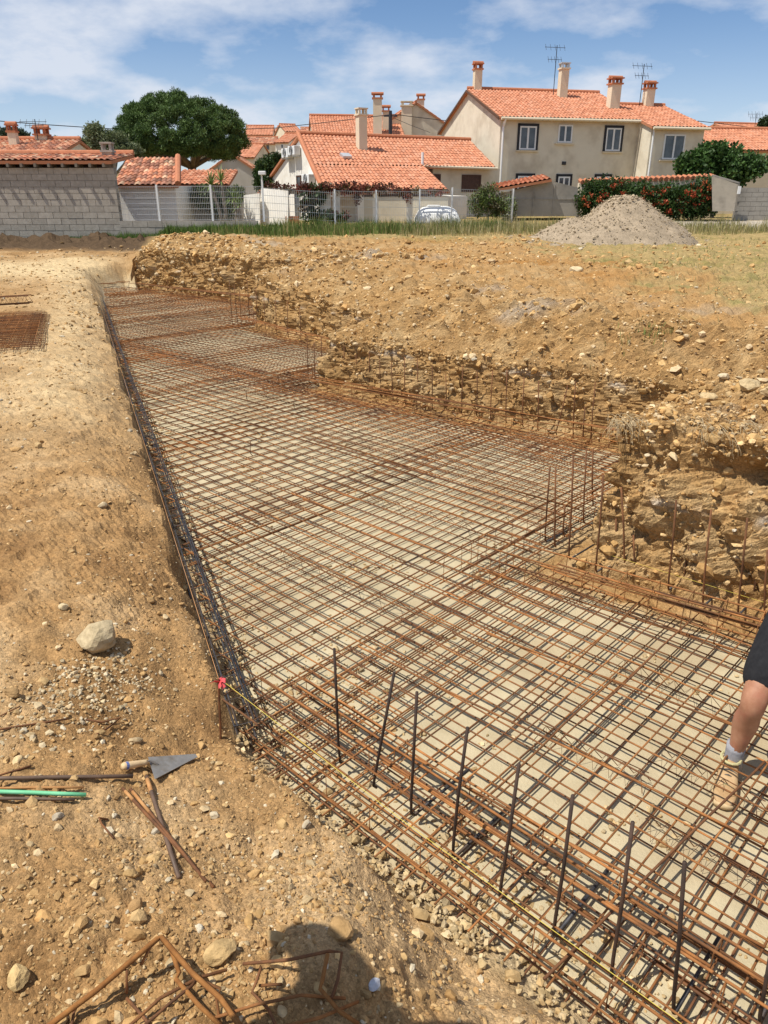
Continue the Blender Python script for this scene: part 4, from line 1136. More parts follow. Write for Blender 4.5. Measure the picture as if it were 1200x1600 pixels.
h5, u5, b5, n5 = gable_house('cream house with low tile roof behind the fig tree at right', (W(1098, 240, 46).x, 46, 0), 10, 9, 7, 0.7, 4.35, 5.6, wall=CREAM_WARM, seed=23)
h6, u6, b6, n6 = gable_house('small roof with white gable panel behind the low house at far right', (W(1152, 222, 66).x, 66, 0), 16, 8, 6, 1.0, 6.4, 7.4, wall=CREAM_WARM, seed=24)
antenna(W(1178, 205, 66), 1.3, 'small antenna above the roof at the far right edge', (1, 0, 0), al=0.6)

# far houses on the hillside, between the pine and the low house
HILL = [(383, 425, 210, 197, 235, 118, 4, 'pale house with three dark openings at the top of the hillside'), (428, 447, 205, 198, 222, 126, -4, 'orange roof on the hillside between two taller houses'),
        (447, 471, 205, 195, 225, 112, 20, 'small tall white house with one window on the hilltop'), (384, 430, 224, 215, 245, 104, 3, 'hillside house with long roof and grey-blue shutters'),
        (430, 452, 222, 210, 250, 100, -15, 'grey narrow house in the middle of the hillside'), (471, 492, 207, 200, 220, 120, 6, 'orange roof strip on the hilltop right of the white house'), (360, 398, 245, 226, 268, 84, -8, 'large white gable house below the hillside, right of the pine')]
for i, (ua, ub, ve, vr, vb, Y, an, lab) in enumerate(HILL):
    pa, pb = W(ua, ve, Y), W(ub, ve, Y); base = W(ua, vb, Y).z - 1.2; zr = W(ua, vr, Y + 4).z
    hh, uu, bb, nn_ = gable_house(lab, (pa.x, Y, 0), an, (pb.x - pa.x), 7.0, base, pa.z, zr, wall=[CREAM, WHITE_WALL, CREAM_WARM][i % 3], cols=OLDC if i % 2 else NEWC, seed=40 + i, pitch=0.4, group='houses on the hillside')
    nwin = max(1, int((pb.x - pa.x) / 1.7))
    for k in range(nwin):
        uc = ua + (ub - ua) * (k + 0.5) / nwin
        window(hh, Vector((pa.x, Y, 0)), nn_, uc - 2.2, ve + 3, uc + 2.2, ve + 10, frame=[WOOD_W, WHITE_P, BLACK][i % 3], leaves=1, sill=False)
h8, u8, b8, n8 = gable_house('grey gable house with dark openings right of the pine trunk', (W(405, 262, 60).x, 60, 0), 94, 8, 3.9, 0.5, 3.5, 4.75, wall=M('grey_render', (0.42, 0.40, 0.35), (0.48, 0.46, 0.41), scale=1.5, rough=0.9), cols=OLDC, seed=60)
window(h8, Vector((W(328, 262, 60).x, 60, 0)), Vector((0, -1, 0)), 352, 265, 358, 277, frame=BROWN_SH, leaves=1, sill=False)
window(h8, Vector((W(328, 262, 60).x, 60, 0)), Vector((0, -1, 0)), 378, 266, 392, 285, frame=BROWN_SH, leaves=1, sill=False)

# ------------------------------------------------------------------ left: block wall with its tile roof, and the roofs behind it
BW, BH = 0.50, 0.20
def block_wall(name, label, x0, x1, Y, zb, zt, seed, bmat=BLOCKM):
    rnd = random.Random(seed)
    root = thing(name, ((x0 + x1) / 2, Y, zb), label, 'wall')
    MB().box(((x0 + x1) / 2, Y + 0.10, (zb + zt) / 2), x1 - x0 - 0.01, 0.17, zt - zb - 0.01).build('mortar', MORTAR, root)
    full = MB().box((0, 0, 0), BW - 0.014, 0.20, BH - 0.014).build('block', bmat, None)
    me = full.data; bpy.data.objects.remove(full)
    me2 = me.copy()
    for v in me2.vertices: v.co.x *= 0.5
    nrow = int(round((zt - zb) / BH)); bh = (zt - zb) / nrow
    for r in range(nrow):
        x = x1; k = 0
        while x - x0 > 0.12:
            w = BW if not (k == 0 and r % 2) else BW / 2
            w = min(w, x - x0)
            o = bpy.data.objects.new('block', me if w > 0.3 else me2)
            o.scale = (w / BW if w > 0.3 else w / (BW / 2), 1, bh / BH)
            o.location = Vector((x - w / 2, Y + 0.10 + rnd.uniform(-0.006, 0.004), zb + (r + 0.5) * bh)) - Vector(root.location)
            link(o, root); x -= w; k += 1
    return root
ZT = W(90, 262, 27).z
block_wall('block_wall', 'tall grey concrete block wall at the left under a tile roof', -15.2, W(182, 300, 27).x, 27.0, 0.25, ZT, 71)
lx0 = W(187, 350, 27).x
block_wall('low_block_wall', 'low grey concrete block wall under the white mesh fence', lx0, -4.3, 27.0, 0.30, W(250, 345, 27).z, 72)
# lean-to roof over the block wall
x1 = W(176, 255, 27).x
lean = thing('lean_to_roof', (-12, 27.5, ZT), 'old tile lean-to roof on short rafters above the block wall', 'roof')
E0, E1_, R1_, R0_ = Vector((-15.4, 26.85, ZT + 0.20)), Vector((x1, 26.85, ZT + 0.20)), Vector((x1, 29.4, W(170, 242, 29.4).z)), Vector((-15.4, 29.4, W(170, 242, 29.4).z))
rs_ = roof_patch(lean, E0, E1_, R1_, R0_, OLDC, seed=31, jit=0.2)
ridge_tiles(rs_, R0_ + UP * 0.06, R1_ + UP * 0.06)
MB().box((-12.3, 27.45, ZT + 0.06), 6.0, 0.15, 0.22).build('dark_beam', BROWN_SH, lean)
for k in range(14):
    xx = x1 - 0.25 - k * 0.45
    MB().box((xx, 27.1, ZT + 0.065), 0.08, 0.62, 0.11).build('rafter', WOOD_W, lean)
MB().box((-12.3, 28.3, (ZT + 0.2) / 2), 5.9, 0.2, ZT + 0.1).build('back_wall', GREY_WALL, lean)
cx = W(171, 255, 28.6); chimney(lean, cx, 0.34, ZT - 0.2, W(171, 238, 28.6).z, 'plain', mat=GREY_WALL)
cx = W(155, 253, 27.9); MB().tube([cx - UP * 0.1, cx + UP * 0.2], 0.07, 8).build('vent_pipe', CREAM, lean)
bh_, ub_, bb2, nb_ = gable_house('old tile roof with two chimneys behind the block wall at far left', (W(-60, 245, 34).x, 34, 0), 0, W(84, 245, 34).x - W(-60, 245, 34).x, 6, 0.0, W(40, 243, 34).z, W(40, 219, 37).z, wall=CREAM, cols=OLDC, seed=33)
c_ = W(22, 222, 36); chimney(bh_, c_, 0.34, c_.z - 0.5, W(22, 207, 36).z, 'tile')
c_ = W(67, 220, 37); chimney(bh_, c_, 0.5, c_.z - 0.4, W(67, 212, 37).z, 'tile')
antenna(W(60, 222, 36.6), 0.9, 'thin antenna between the two chimneys at far left', al=0.3)
# garage with the mossy tile roof
ga, gb_ = W(177, 290, 31), W(264, 290, 31)
gar = thing('garage', (ga.x, 31, -0.15), 'cream garage with pale roller door under a mottled old tile roof', 'garage')
zr_ = W(220, 247, 33.8).z
MB().hexa([Vector((ga.x + 0.1, 31.3, -0.15)), Vector((gb_.x + 0.15, 31.3, -0.15)), Vector((gb_.x + 0.15, 36, -0.15)), Vector((ga.x + 0.1, 36, -0.15)), Vector((ga.x + 0.1, 31.3, ga.z)), Vector((gb_.x + 0.15, 31.3, ga.z)), Vector((gb_.x + 0.15, 36, ga.z)), Vector((ga.x + 0.1, 36, ga.z))]).build('wall', WHITE_WALL, gar)
gr_ = roof_patch(gar, ga, gb_ + Vector((0.35, 0, 0)), Vector((gb_.x - 0.25, 33.8, zr_)), Vector((ga.x - 0.2, 33.8, zr_)), OLDC, seed=34, jit=0.28)
MB().tube([gb_ + Vector((0.35, 0, 0.06)), Vector((gb_.x - 0.25, 33.8, zr_ + 0.06))], 0.12, 8).build('verge_tiles', TERRA, gr_)
d0_ = W(205, 300, 31.25); d1_ = W(262, 345, 31.25)
for k in range(7):
    zz = d0_.z - (k + 0.5) * 0.27
    MB().box(((d0_.x + d1_.x) / 2 - 0.25, 31.27, zz), d1_.x - d0_.x, 0.04, 0.25).build('door_slat', WHITE_WALL, gar)
# lower tile roof right of the garage
la, lb = W(266, 289, 34), W(357, 289, 34)
low2 = thing('outbuilding', (la.x, 34, -0.15), 'low outbuilding with clean tile roof right of the garage', 'building')
MB().box(((la.x + lb.x) / 2, 36.2, (la.z - 0.15) / 2), lb.x - la.x, 4.0, la.z + 0.1).build('wall', M('mid_grey_wall', (0.42, 0.40, 0.36), (0.47, 0.45, 0.41), scale=2, rough=0.9), low2)  # outbuilding wall in a mottled mid-grey
zz2 = W(300, 266, 36.4).z
roof_patch(low2, la, lb, Vector((lb.x, 36.4, zz2)), Vector((la.x, 36.4, zz2)), OLDC[:3] + NEWC[:2], seed=35)
window(low2, Vector((0, 34.2, 0)), Vector((0, -1, 0)), 268, 305, 276, 320, frame=WOOD_W, leaves=1, sill=False)

# ------------------------------------------------------------------ shed, garden walls, pillar wall on the right
shed = thing('shed', (8, 36, 0.9), 'grey concrete shed with worn tile roof between fence and red-flowered hedge', 'shed')
Ysh = 35.0
q = [W(803, 338, Ysh), W(903, 338, Ysh), W(903, 293, Ysh), W(862, 283, Ysh), W(803, 297, Ysh)]
MB().prism(q, Vector((0.3, 3.2, 0))).build('wall', GREY_WALL, shed)
for (uu_, va, vb_) in ((833, 300, 336), (865, 288, 336)):
    pA, pB = W(uu_, va, Ysh), W(uu_, vb_, Ysh)
    MB().box((pA + pB) / 2 + Vector((0, -0.012, 0)), 0.05, 0.02, abs(pA.z - pB.z)).build('wall_joint', GREY_WALL, shed)
pA, pB = W(803, 311, Ysh), W(903, 311, Ysh); MB().box((pA + pB) / 2 + Vector((0, -0.014, 0)), pB.x - pA.x, 0.02, 0.04).build('wall_joint', GREY_WALL, shed)
roof_patch(shed, W(765, 297, Ysh - 0.3), W(862, 280, Ysh - 0.3), W(862, 280, Ysh - 0.3) + Vector((0.3, 3.4, 0.25)), W(768, 297, Ysh - 0.3) + Vector((0.4, 3.4, 0.25)), OLDC[:3], seed=36)
q = [W(783, 340, Ysh + 0.4), W(803, 340, Ysh + 0.4), W(803, 300, Ysh + 0.4), W(783, 300, Ysh + 0.4)]
MB().prism(q, Vector((0.2, 0.3, 0))).build('side_door', CREAM, shed)
gwll = thing('garden_wall', (12.5, 36.5, 0.8), 'cream garden wall capped with tiles behind the red-flowered hedge', 'wall')
a_, b_ = W(905, 290, 37), W(1118, 282, 36.2)
zt_ = W(1070, 278, 36.5).z
MB().hexa([Vector((a_.x, 37, 0.6)), Vector((b_.x, 36.2, 0.6)), Vector((b_.x, 36.5, 0.6)), Vector((a_.x, 37.3, 0.6)), Vector((a_.x, 37, zt_ - 0.2)), Vector((b_.x, 36.2, zt_)), Vector((b_.x, 36.5, zt_)), Vector((a_.x, 37.3, zt_ - 0.2))]).build('wall', CREAM_WARM, gwll)
for k in range(26):
    p = Vector((a_.x, 37.0, zt_ - 0.2)).lerp(Vector((b_.x, 36.2, zt_)), (k + 0.5) / 26)
    MB().tube([p + Vector((0, -0.12, 0.03)), p + Vector((0, 0.42, 0.11))], 0.1, 6).build('capping_tile', TERRA, gwll)
pil = thing('pillar_wall', (17, 35, 0.8), 'tall grey concrete end wall with sloping top beside the hedge', 'wall')
Yp = 34.2
MB().prism([W(1113, 330, Yp), W(1147, 330, Yp), W(1153, 288, Yp), W(1118, 276, Yp), W(1112, 276, Yp)], Vector((0.3, 0.5, 0))).build('wall', M('worn_plaster', (0.42, 0.37, 0.29), (0.50, 0.44, 0.35), scale=2.5, rough=0.95, bump=0.008, bscale=25, c3=(0.33, 0.29, 0.23), s3=1.6), pil)
q0, q1 = W(1112, 275, Yp), W(1154, 287, Yp)
MB().prism([q0, q1, q1 + UP * 0.06, q0 + UP * 0.06], Vector((0.3, 0.55, 0))).build('coping', GREY_WALL, pil)
MB().box(W(1155, 297, Yp - 0.1), 0.12, 0.05, 0.3).build('white_plate', WHITE_P, pil)
rw = block_wall('dark_block_wall', 'dark weathered low block wall at the right edge', W(1150, 320, 35).x, 24, 35.0, 0.75, W(1180, 293, 35).z, 73, GREY_WALL)

# ------------------------------------------------------------------ white walls and pergola in front of the low house
Yw = 33.0
def px_wall(name, label, pts, Y, dep, mat, cat='wall', dv=None, turn=0.0):
    m_ = min(a for a, b_ in pts)
    q = [W(a, b_, Y - turn * (a - m_) / 40) for a, b_ in pts]
    o = MB().prism(q, dv or Vector((0, dep, 0))).build(name, mat, None, loc=q[0]); return tag(o, label, cat)
px_wall('garden_wall', 'low white garden wall left of the gate, seen through the mesh fence', [(381, 352), (406, 352), (405, 302), (381, 305)], 32.4, 0.25, WHITE_WALL, turn=1.3)
px_wall('garden_wall', 'white boundary wall of the low house beside the lamp post', [(404, 352), (450, 352), (450, 298), (408, 294)], 32.2, 0.25, WHITE_WALL, turn=1.1)
perg = thing('pergola', (-1.5, 33, 0.9), 'white post pergola carrying a red vine in front of the low house', 'pergola')
def post(u_, v0, v1, Y, w): 
    a, c = W(u_, v1, Y), W(u_, v0, Y); MB().box((a + c) / 2, w, w, abs(c.z - a.z)).build('post', WHITE_WALL, perg)
for u_, w in ((449, 0.16), (509, 0.42), (526, 0.30), (587, 0.22), (640, 0.24)): post(u_, 299, 350, Yw, w)
for va in (297, 301):
    a, c = W(445, va, Yw), W(700, va, Yw); MB().box((a + c) / 2 + Vector((0, (va - 297) * 0.3, 0)), c.x - a.x, 0.1, 0.1).build('beam', WOOD_W, perg)
px_wall('terrace_wall', 'pale terrace wall behind the pergola posts', [(500, 348), (700, 348), (700, 308), (500, 308)], 34.2, 0.2, CREAM)
brick_pl = px_wall('brick_planter', 'low red brick planter below the pergola at left', [(446, 350), (466, 350), (466, 338), (446, 338)], 31.0, 0.3, TERRA, 'planter')

# ------------------------------------------------------------------ mesh fence on posts
FENCE = M('fence_wire', (0.62, 0.63, 0.62), rough=0.4, metal=0.4)
fence = thing('mesh_fence', (-4, 28, 1.1), 'white welded mesh fence with slim posts along the plot boundary', 'fence')
FP = [W(186, 345, 27.12), W(250, 345, 27.12), W(333, 345, 27.12), W(413, 345, 27.6), W(524, 350, 29.5), W(588, 350, 30.5), W(655, 350, 31.2), W(705, 350, 32), W(799, 350, 33.4)]
FT = [W(182, 291, 27.12), W(247, 290, 27.12), W(330, 290, 27.12), W(411, 284, 27.6), W(524, 297, 29.5), W(588, 298, 30.5), W(655, 297, 31.2), W(706, 294, 32), W(801, 296, 33.4)]
for p_, t_ in zip(FP, FT):
    t_.x = p_.x
    MB().box((p_ + t_) / 2, 0.06, 0.06, (t_.z - p_.z) + 0.06).build('post', WHITE_P, fence)
for i in range(len(FP) - 1):
    a, c = FP[i], FP[i + 1]; L = (c - a).length; zt = min(FT[i].z, FT[i + 1].z) - 0.02; zb = max(a.z, c.z) + 0.03
    mb = MB(); n = int(L / (0.06 if i < 3 else 0.09))
    for k in range(n + 1):
        p_ = a.lerp(c, k / n); mb.box((p_.x, p_.y, (zt + zb) / 2), 0.006, 0.006, zt - zb)
    m = 7 if i < 3 else 5
    for k in range(m):
        z_ = zb + (zt - zb) * k / (m - 1); d_ = (c - a).normalized()
        mb.box(((a.x + c.x) / 2, (a.y + c.y) / 2 - 0.01, z_), L, 0.012, 0.012, d_, Vector((-d_.y, d_.x, 0)))
    tag(mb.build('wire_panel', FENCE, fence), kind='stuff')
lamp = thing('lamp_post', FT[3], 'small white lamp head on the fence post beside the white wall', 'lamp')
MB().tube([FT[3], FT[3] + UP * 0.22], 0.03, 6).build('stem', WHITE_P, lamp)
MB().box(FT[3] + UP * 0.27 + Vector((0.03, -0.05, 0)), 0.24, 0.16, 0.12).build('head', WHITE_P, lamp, bevel=0.02)

# ------------------------------------------------------------------ utility pole and cables
pole = thing('utility_pole', W(610, 215, 55), 'dark utility pole behind the low house', 'pole')
pb_, pt_ = W(610, 225, 55), W(610, 173, 55)
MB().tube([Vector((pb_.x, 55, 0.9)), pt_], [0.16, 0.11], 8).build('shaft', DARKM, pole)
MB().box(pt_ - UP * 0.3, 0.9, 0.1, 0.1).build('crossarm', DARKM, pole)
def cable(pts, label, r=0.022):
    out = []
    for i in range(len(pts) - 1):
        for k in range(8):
            t = k / 8; p = pts[i].lerp(pts[i + 1], t); out.append(p - UP * 0.0)
    out.append(pts[-1])
    tag(MB().tube(out, r, 5).build('overhead_cable', DARKM, None, loc=pts[0]), label, 'cable')
cable([W(-40, 186, 44), W(60, 194, 46), W(135, 199, 48), W(260, 206, 52), W(430, 200, 54), W(520, 190, 54.6), W(610, 179, 55)], 'overhead cable sagging from the left edge past the pine to the pole')
cable([W(610, 178, 55), W(650, 183, 56), W(692, 188, 57), W(900, 200, 60)], 'overhead cable from the pole towards the cream house')
cable([W(610, 182, 55), W(640, 195, 56), W(672, 207, 58)], 'thin stay wire dropping right from the pole', 0.014)
cable([W(1090, 189, 58), W(1150, 196, 58), W(1230, 206, 58)], 'upper overhead cable right of the cream house')
cable([W(1105, 203, 60), W(1160, 208, 60), W(1230, 214, 60)], 'lower thin cable right of the cream house', 0.014)

# ------------------------------------------------------------------ vehicles behind the fence
def car(c, heading, label, paint):
    u_, b_ = frame_of(heading); c = Vector(c)                            # u_ = forward
    root = thing('parked_car', c, label, 'car')
    def P(x, y, z): return c + u_ * x + b_ * y + UP * z
    side = [(-2.1, 0.35), (-2.1, 0.85), (-1.9, 0.95), (0.75, 0.97), (1.95, 0.80), (2.1, 0.6), (2.1, 0.35)]
    rings = [[P(x, s_ * 0.86, z) for x, z in side] for s_ in (-1, -0.97, 0.97, 1)]
    mb = MB(); mb.loft(rings); mb.build('body', paint, root, bevel=0.04)
    cab = [[P(x, s_ * w, z) for x, w, z in ((-1.7, 0.80, 0.96), (-1.25, 0.66, 1.45), (0.0, 0.66, 1.47), (0.85, 0.80, 0.96))] for s_ in (-1, 1)]
    mb = MB(); mb.loft(cab); mb.build('cabin', paint, root, bevel=0.03)
    MB().add([P(0.80, -0.72, 1.01), P(0.80, 0.72, 1.01), P(0.06, 0.60, 1.44), P(0.06, -0.60, 1.44)], [(0, 1, 2, 3)]).build('windscreen', GLASS, root).location += u_ * 0.03 + UP * 0.015
    for s_ in (-1, 1):
        MB().add([P(0.65, s_ * 0.795, 1.0), P(-1.4, s_ * 0.80, 1.0), P(-1.1, s_ * 0.69, 1.4), P(0.02, s_ * 0.69, 1.4)], [(0, 1, 2, 3)]).build('side_window', GLASS, root).location += b_ * s_ * 0.02
        MB().box(P(0.7, s_ * 0.95, 1.02), 0.12, 0.2, 0.14, u_, b_).build('mirror', BLACK, root, bevel=0.02)
        for x in (-1.3, 1.3):
            w = MB().tube([P(x, s_ * 0.70, 0.32), P(x, s_ * 0.88, 0.32)], 0.32, 16).build('wheel', BLACK, root)
            MB().tube([P(x, s_ * 0.86, 0.32), P(x, s_ * 0.895, 0.32)], 0.19, 12).build('rim', METAL_L, w)
        MB().box(P(2.08, s_ * 0.62, 0.68), 0.06, 0.3, 0.14, u_, b_).build('headlight', WHITE_P, root, bevel=0.02)
cc = W(312, 335, 36.5)
car((cc.x, 36.5, -0.12), -86, 'blue-grey car with only its windscreen and roof above the low wall', M('car_paint', (0.16, 0.20, 0.26), rough=0.3, spec=0.6))
# white covered trailer behind the fence
tcn = W(684, 335, 33.0); tr = thing('white_trailer', (tcn.x, 33.4, 0.9), 'low rounded white trailer with a small white box behind the fence', 'trailer')
rings = []
for x in np.linspace(-0.95, 0.95, 13):
    e = (1 - abs(x / 0.95) ** 4) ** 0.5 if abs(x) < 0.95 else 0.25
    rings.append([Vector((tcn.x + x, 33.4 + math.cos(a) * 0.6, 0.92 + max(0.0, math.sin(a)) * 0.62 * max(e, 0.25))) for a in np.linspace(0, math.pi, 9)] + [Vector((tcn.x + x, 32.8, 0.8)), Vector((tcn.x + x, 34.0, 0.8))])
MB().loft(rings).build('cover', WHITE_P, tr, smooth=True)
bx_ = W(678, 326, 33.2); MB().box(bx_ + Vector((0, 0.2, 0.02)), 0.52, 0.4, 0.24).build('box', WHITE_P, tr, bevel=0.03)

# ------------------------------------------------------------------ plants
def leaf_mat(name, gloss=0.5, trans=0.25):
    m, n, l, b = node_mat(name)
    at = n.new('ShaderNodeVertexColor'); at.layer_name = 'Col'
    l.new(at.outputs[0], b.inputs['Base Color']); b.inputs['Roughness'].default_value = gloss; b.inputs['Specular IOR Level'].default_value = 0.3
    tr = n.new('ShaderNodeBsdfTranslucent'); l.new(at.outputs[0], tr.inputs['Color'])
    mx = n.new('ShaderNodeMixShader'); mx.inputs[0].default_value = trans
    out = n['Material Output']; l.new(b.outputs[0], mx.inputs[1]); l.new(tr.outputs[0], mx.inputs[2]); l.new(mx.outputs[0], out.inputs[0])
    return m
LEAF = leaf_mat('leaf'); NEEDLE = leaf_mat('needle', 0.6, 0.12); PETAL = leaf_mat('petal', 0.6, 0.3); STRAW = leaf_mat('straw', 0.8, 0.2)
BARK = M('bark', (0.13, 0.09, 0.06), (0.20, 0.15, 0.11), scale=8, rough=0.95, bump=0.02, bscale=14)
BARK_G = M('grey_bark', (0.22, 0.19, 0.15), (0.30, 0.26, 0.21), scale=8, rough=0.95, bump=0.015, bscale=14)

def leaves(name, ctr, rad, per, size, cols, parent, mat=LEAF, seed=1, aspect=0.45, up=0.0, shell=0.0, kind=None, squash=0.8):
    """leaf-sized quads spread through clumps: ctr (n,3), rad (n,)"""
    rng = np.random.default_rng(seed); ctr = np.asarray(ctr, float); n = len(ctr); N = n * per
    d = rng.normal(0, 1, (N, 3)); d /= np.linalg.norm(d, axis=1)[:, None]
    r = rng.uniform(shell, 1, N) ** 0.6
    p = np.repeat(ctr, per, 0) + d * (r * np.repeat(rad, per))[:, None] * np.array([1, 1, squash])
    ax = rng.normal(0, 1, (N, 3)) + d * 1.0 + np.array([0, 0, up]); ax /= np.linalg.norm(ax, axis=1)[:, None]
    sd_ = np.cross(ax, rng.normal(0, 1, (N, 3))); sd_ /= np.linalg.norm(sd_, axis=1)[:, None]
    L = size * rng.uniform(0.6, 1.3, N)[:, None]; w = L * aspect * 0.5
    mid = p + ax * L * 0.5
    V = np.stack((p, mid + sd_ * w, p + ax * L, mid - sd_ * w), 1).reshape(-1, 3)
    q = np.arange(N * 4).reshape(-1, 4)
    cc = np.array(cols); cl = cc[rng.integers(0, len(cc), n)]
    c = np.repeat(cl, per, 0) * (1 + rng.normal(0, 0.16, (N, 1)))
    o = np_mesh(name, V, q, None, mat, np.clip(np.repeat(c, 4, 0), 0.005, 0.8), parent=parent)
    if kind: tag(o, kind=kind)
    return o
def blob(rng, c, r, n, lo=0.0, shellp=0.5):
    """n points inside an ellipsoid, denser near its skin"""
    d = rng.normal(0, 1, (n, 3)); d /= np.linalg.norm(d, axis=1)[:, None]
    t = rng.uniform(lo, 1, n) ** shellp
    return np.array(c) + d * t[:, None] * np.array(r)
def branches(base, tips, r0, parent, name='trunk', mat=BARK, fork=None):
    mb = MB(); base = Vector(base); fork = Vector(fork) if fork is not None else base + UP * 1.5
    mb.tube([base, base.lerp(fork, 0.5) + Vector((0.03, 0.02, 0)), fork], [r0, r0 * 0.85, r0 * 0.7], 8)
    for t in tips:
        t = Vector(t); m = fork.lerp(t, 0.5) + Vector((0, 0, -0.1))
        mb.tube([fork - UP * 0.1, m, t], [r0 * 0.5, r0 * 0.3, r0 * 0.08], 6)
    return mb.build(name, mat, parent, smooth=True)

# umbrella pine
rng = np.random.default_rng(101)
YP = 47.0
pc = W(284, 222, YP); zt = W(284, 144, YP).z; zb = W(284, 262, YP).z; rx = (W(386, 210, YP).x - W(181, 210, YP).x) / 2
pine = thing('umbrella_pine', (pc.x + 0.3, YP, 0.3), 'large dark green umbrella pine with domed crown', 'tree')
cz = zb + 1.25
NL = 330
ld = rng.normal(0, 1, (NL * 3, 3)); ld /= np.linalg.norm(ld, axis=1)[:, None]; ld = ld[ld[:, 2] > -0.7][:NL]
lr = rng.uniform(0.26, 0.46, len(ld))                               # lobes of the crown
lc = ld * rng.uniform(0.88, 1.0, (len(ld), 1))
lc = np.stack((lc[:, 0] * (rx - 0.25), lc[:, 1] * (rx - 0.25), np.where(lc[:, 2] > 0, lc[:, 2] * (zt - cz - 0.22), lc[:, 2] * 1.1)), 1) + np.array((pc.x, YP, cz))
per_l = 11
dd = rng.normal(0, 1, (len(lc) * per_l, 3)); dd[:, 2] = np.abs(dd[:, 2]) * 0.9 - 0.15; dd /= np.linalg.norm(dd, axis=1)[:, None]
ctr = np.repeat(lc, per_l, 0) + dd * np.repeat(lr, per_l)[:, None] * rng.uniform(0.6, 1.0, (len(dd), 1)) * np.array((1, 1, 0.75))
leaves('crown', ctr, rng.uniform(0.13, 0.24, len(ctr)), 58, 0.14, [(0.086, 0.142, 0.034), (0.068, 0.12, 0.029), (0.105, 0.168, 0.043), (0.052, 0.094, 0.024), (0.12, 0.19, 0.05)], pine, NEEDLE, 5, aspect=0.28, up=0.7, squash=0.75)
tips = [(pc.x + rx * 0.75 * math.cos(a), YP + rx * 0.75 * math.sin(a), cz + rng.uniform(-0.2, 0.8)) for a in np.linspace(0, 2 * math.pi, 12, endpoint=False)]
branches((pc.x + 0.35, YP, 0.2), tips, 0.34, pine, fork=(pc.x + 0.45, YP, zb + 0.15))
branches((pc.x - 0.5, YP + 0.4, 0.2), tips[3:8], 0.22, pine, fork=(pc.x - 0.7, YP + 0.3, zb + 0.1), name='second_trunk')

def tree(name, label, px, Y, zbase, cols, n, per, leaf, cr=(0.25, 0.45), seed=1, bark=BARK_G, mat=LEAF, aspect=0.45, cat='tree', trunk=True, lo=0.3, dy=None, flowers=None, group=None):
    """px: list of (u0, v0, u1, v1) ellipses in the photograph that make up the crown at distance Y"""
    rng = np.random.default_rng(seed); C_ = []; R_ = []; tp = []
    area = sum((q[2] - q[0]) * (q[3] - q[1]) for q in px)
    for q in px:
        c = W((q[0] + q[2]) / 2, (q[1] + q[3]) / 2, Y); a = W(q[0], q[1], Y); b_ = W(q[2], q[3], Y)
        rx_, rz_ = abs(b_.x - a.x) / 2, abs(a.z - b_.z) / 2
        k = max(6, int(n * (q[2] - q[0]) * (q[3] - q[1]) / area))
        C_.append(blob(rng, c, (rx_ * 0.88, (dy or rx_ * 0.8), rz_ * 0.88), k, lo)); tp.append(c)
        R_.append(rng.uniform(*cr, k) * min(1.0, (rx_ + rz_) / 1.6))
    ctr = np.vstack(C_); ctr[:, 2] = np.maximum(ctr[:, 2], zbase + 0.1); rad = np.concatenate(R_)
    cx_ = float(np.mean(ctr[:, 0]))
    root = thing(name, (cx_, Y, zbase), label, cat, group)
    leaves('crown' if trunk else 'foliage', ctr, rad, per, leaf, cols, root, mat, seed + 1, aspect)
    if trunk: branches((cx_, Y, zbase - 0.1), tp + [c + Vector((0.3, 0.2, 0.2)) for c in tp], 0.13, root, mat=bark, fork=(cx_, Y, zbase + max(0.5, (float(np.min(ctr[:, 2])) - zbase) * 0.8)))
    else: branches((cx_, Y, zbase - 0.05), tp, 0.05, root, 'stem', bark, fork=(cx_, Y, zbase + 0.4))
    return root, ctr
OLIVE = [(0.14, 0.17, 0.075), (0.18, 0.21, 0.10), (0.10, 0.13, 0.055), (0.21, 0.24, 0.13)]
GREEN = [(0.07, 0.13, 0.025), (0.055, 0.10, 0.02), (0.09, 0.16, 0.035), (0.04, 0.075, 0.016)]
DARKG = [(0.03, 0.06, 0.015), (0.045, 0.085, 0.02), (0.025, 0.048, 0.012), (0.06, 0.105, 0.028)]
tree('olive_tree', 'grey-green olive tree left of the pine, taller of two', [(132, 192, 172, 245), (150, 205, 205, 248), (185, 225, 225, 250)], 42, 0.0, OLIVE, 330, 60, 0.13, seed=210)
tree('leafy_tree', 'lower grey-green tree between the left chimney and the olive', [(88, 220, 120, 246), (110, 217, 145, 247), (80, 215, 94, 235)], 43, 0.0, [(0.10, 0.15, 0.05), (0.13, 0.18, 0.07), (0.07, 0.10, 0.03)], 200, 60, 0.14, seed=220)
tree('dark_tree', 'dark distant tree at the left edge above the tiled roof', [(-30, 202, 20, 228), (5, 198, 40, 225), (25, 208, 48, 222)], 75, 0.5, [(0.06, 0.085, 0.05), (0.08, 0.105, 0.06), (0.045, 0.065, 0.04)], 150, 60, 0.28, cr=(0.4, 0.7), seed=230)
tree('dark_shrub', 'dark green bushy tree beside the white gable of the low house', [(398, 246, 432, 285), (415, 238, 452, 275), (395, 262, 440, 300)], 43.5, 0.5, DARKG, 260, 60, 0.13, seed=240)
tree('fig_tree', 'broad fig tree with large glossy leaves against the right house wall', [(1062, 232, 1112, 278), (1085, 224, 1140, 270), (1110, 232, 1165, 285), (1140, 240, 1194, 280), (1100, 255, 1170, 292), (1072, 250, 1120, 285)], 38.5, 0.75, [(0.045, 0.095, 0.02), (0.06, 0.125, 0.028), (0.035, 0.07, 0.016), (0.08, 0.15, 0.04)], 380, 40, 0.19, aspect=0.75, seed=250)
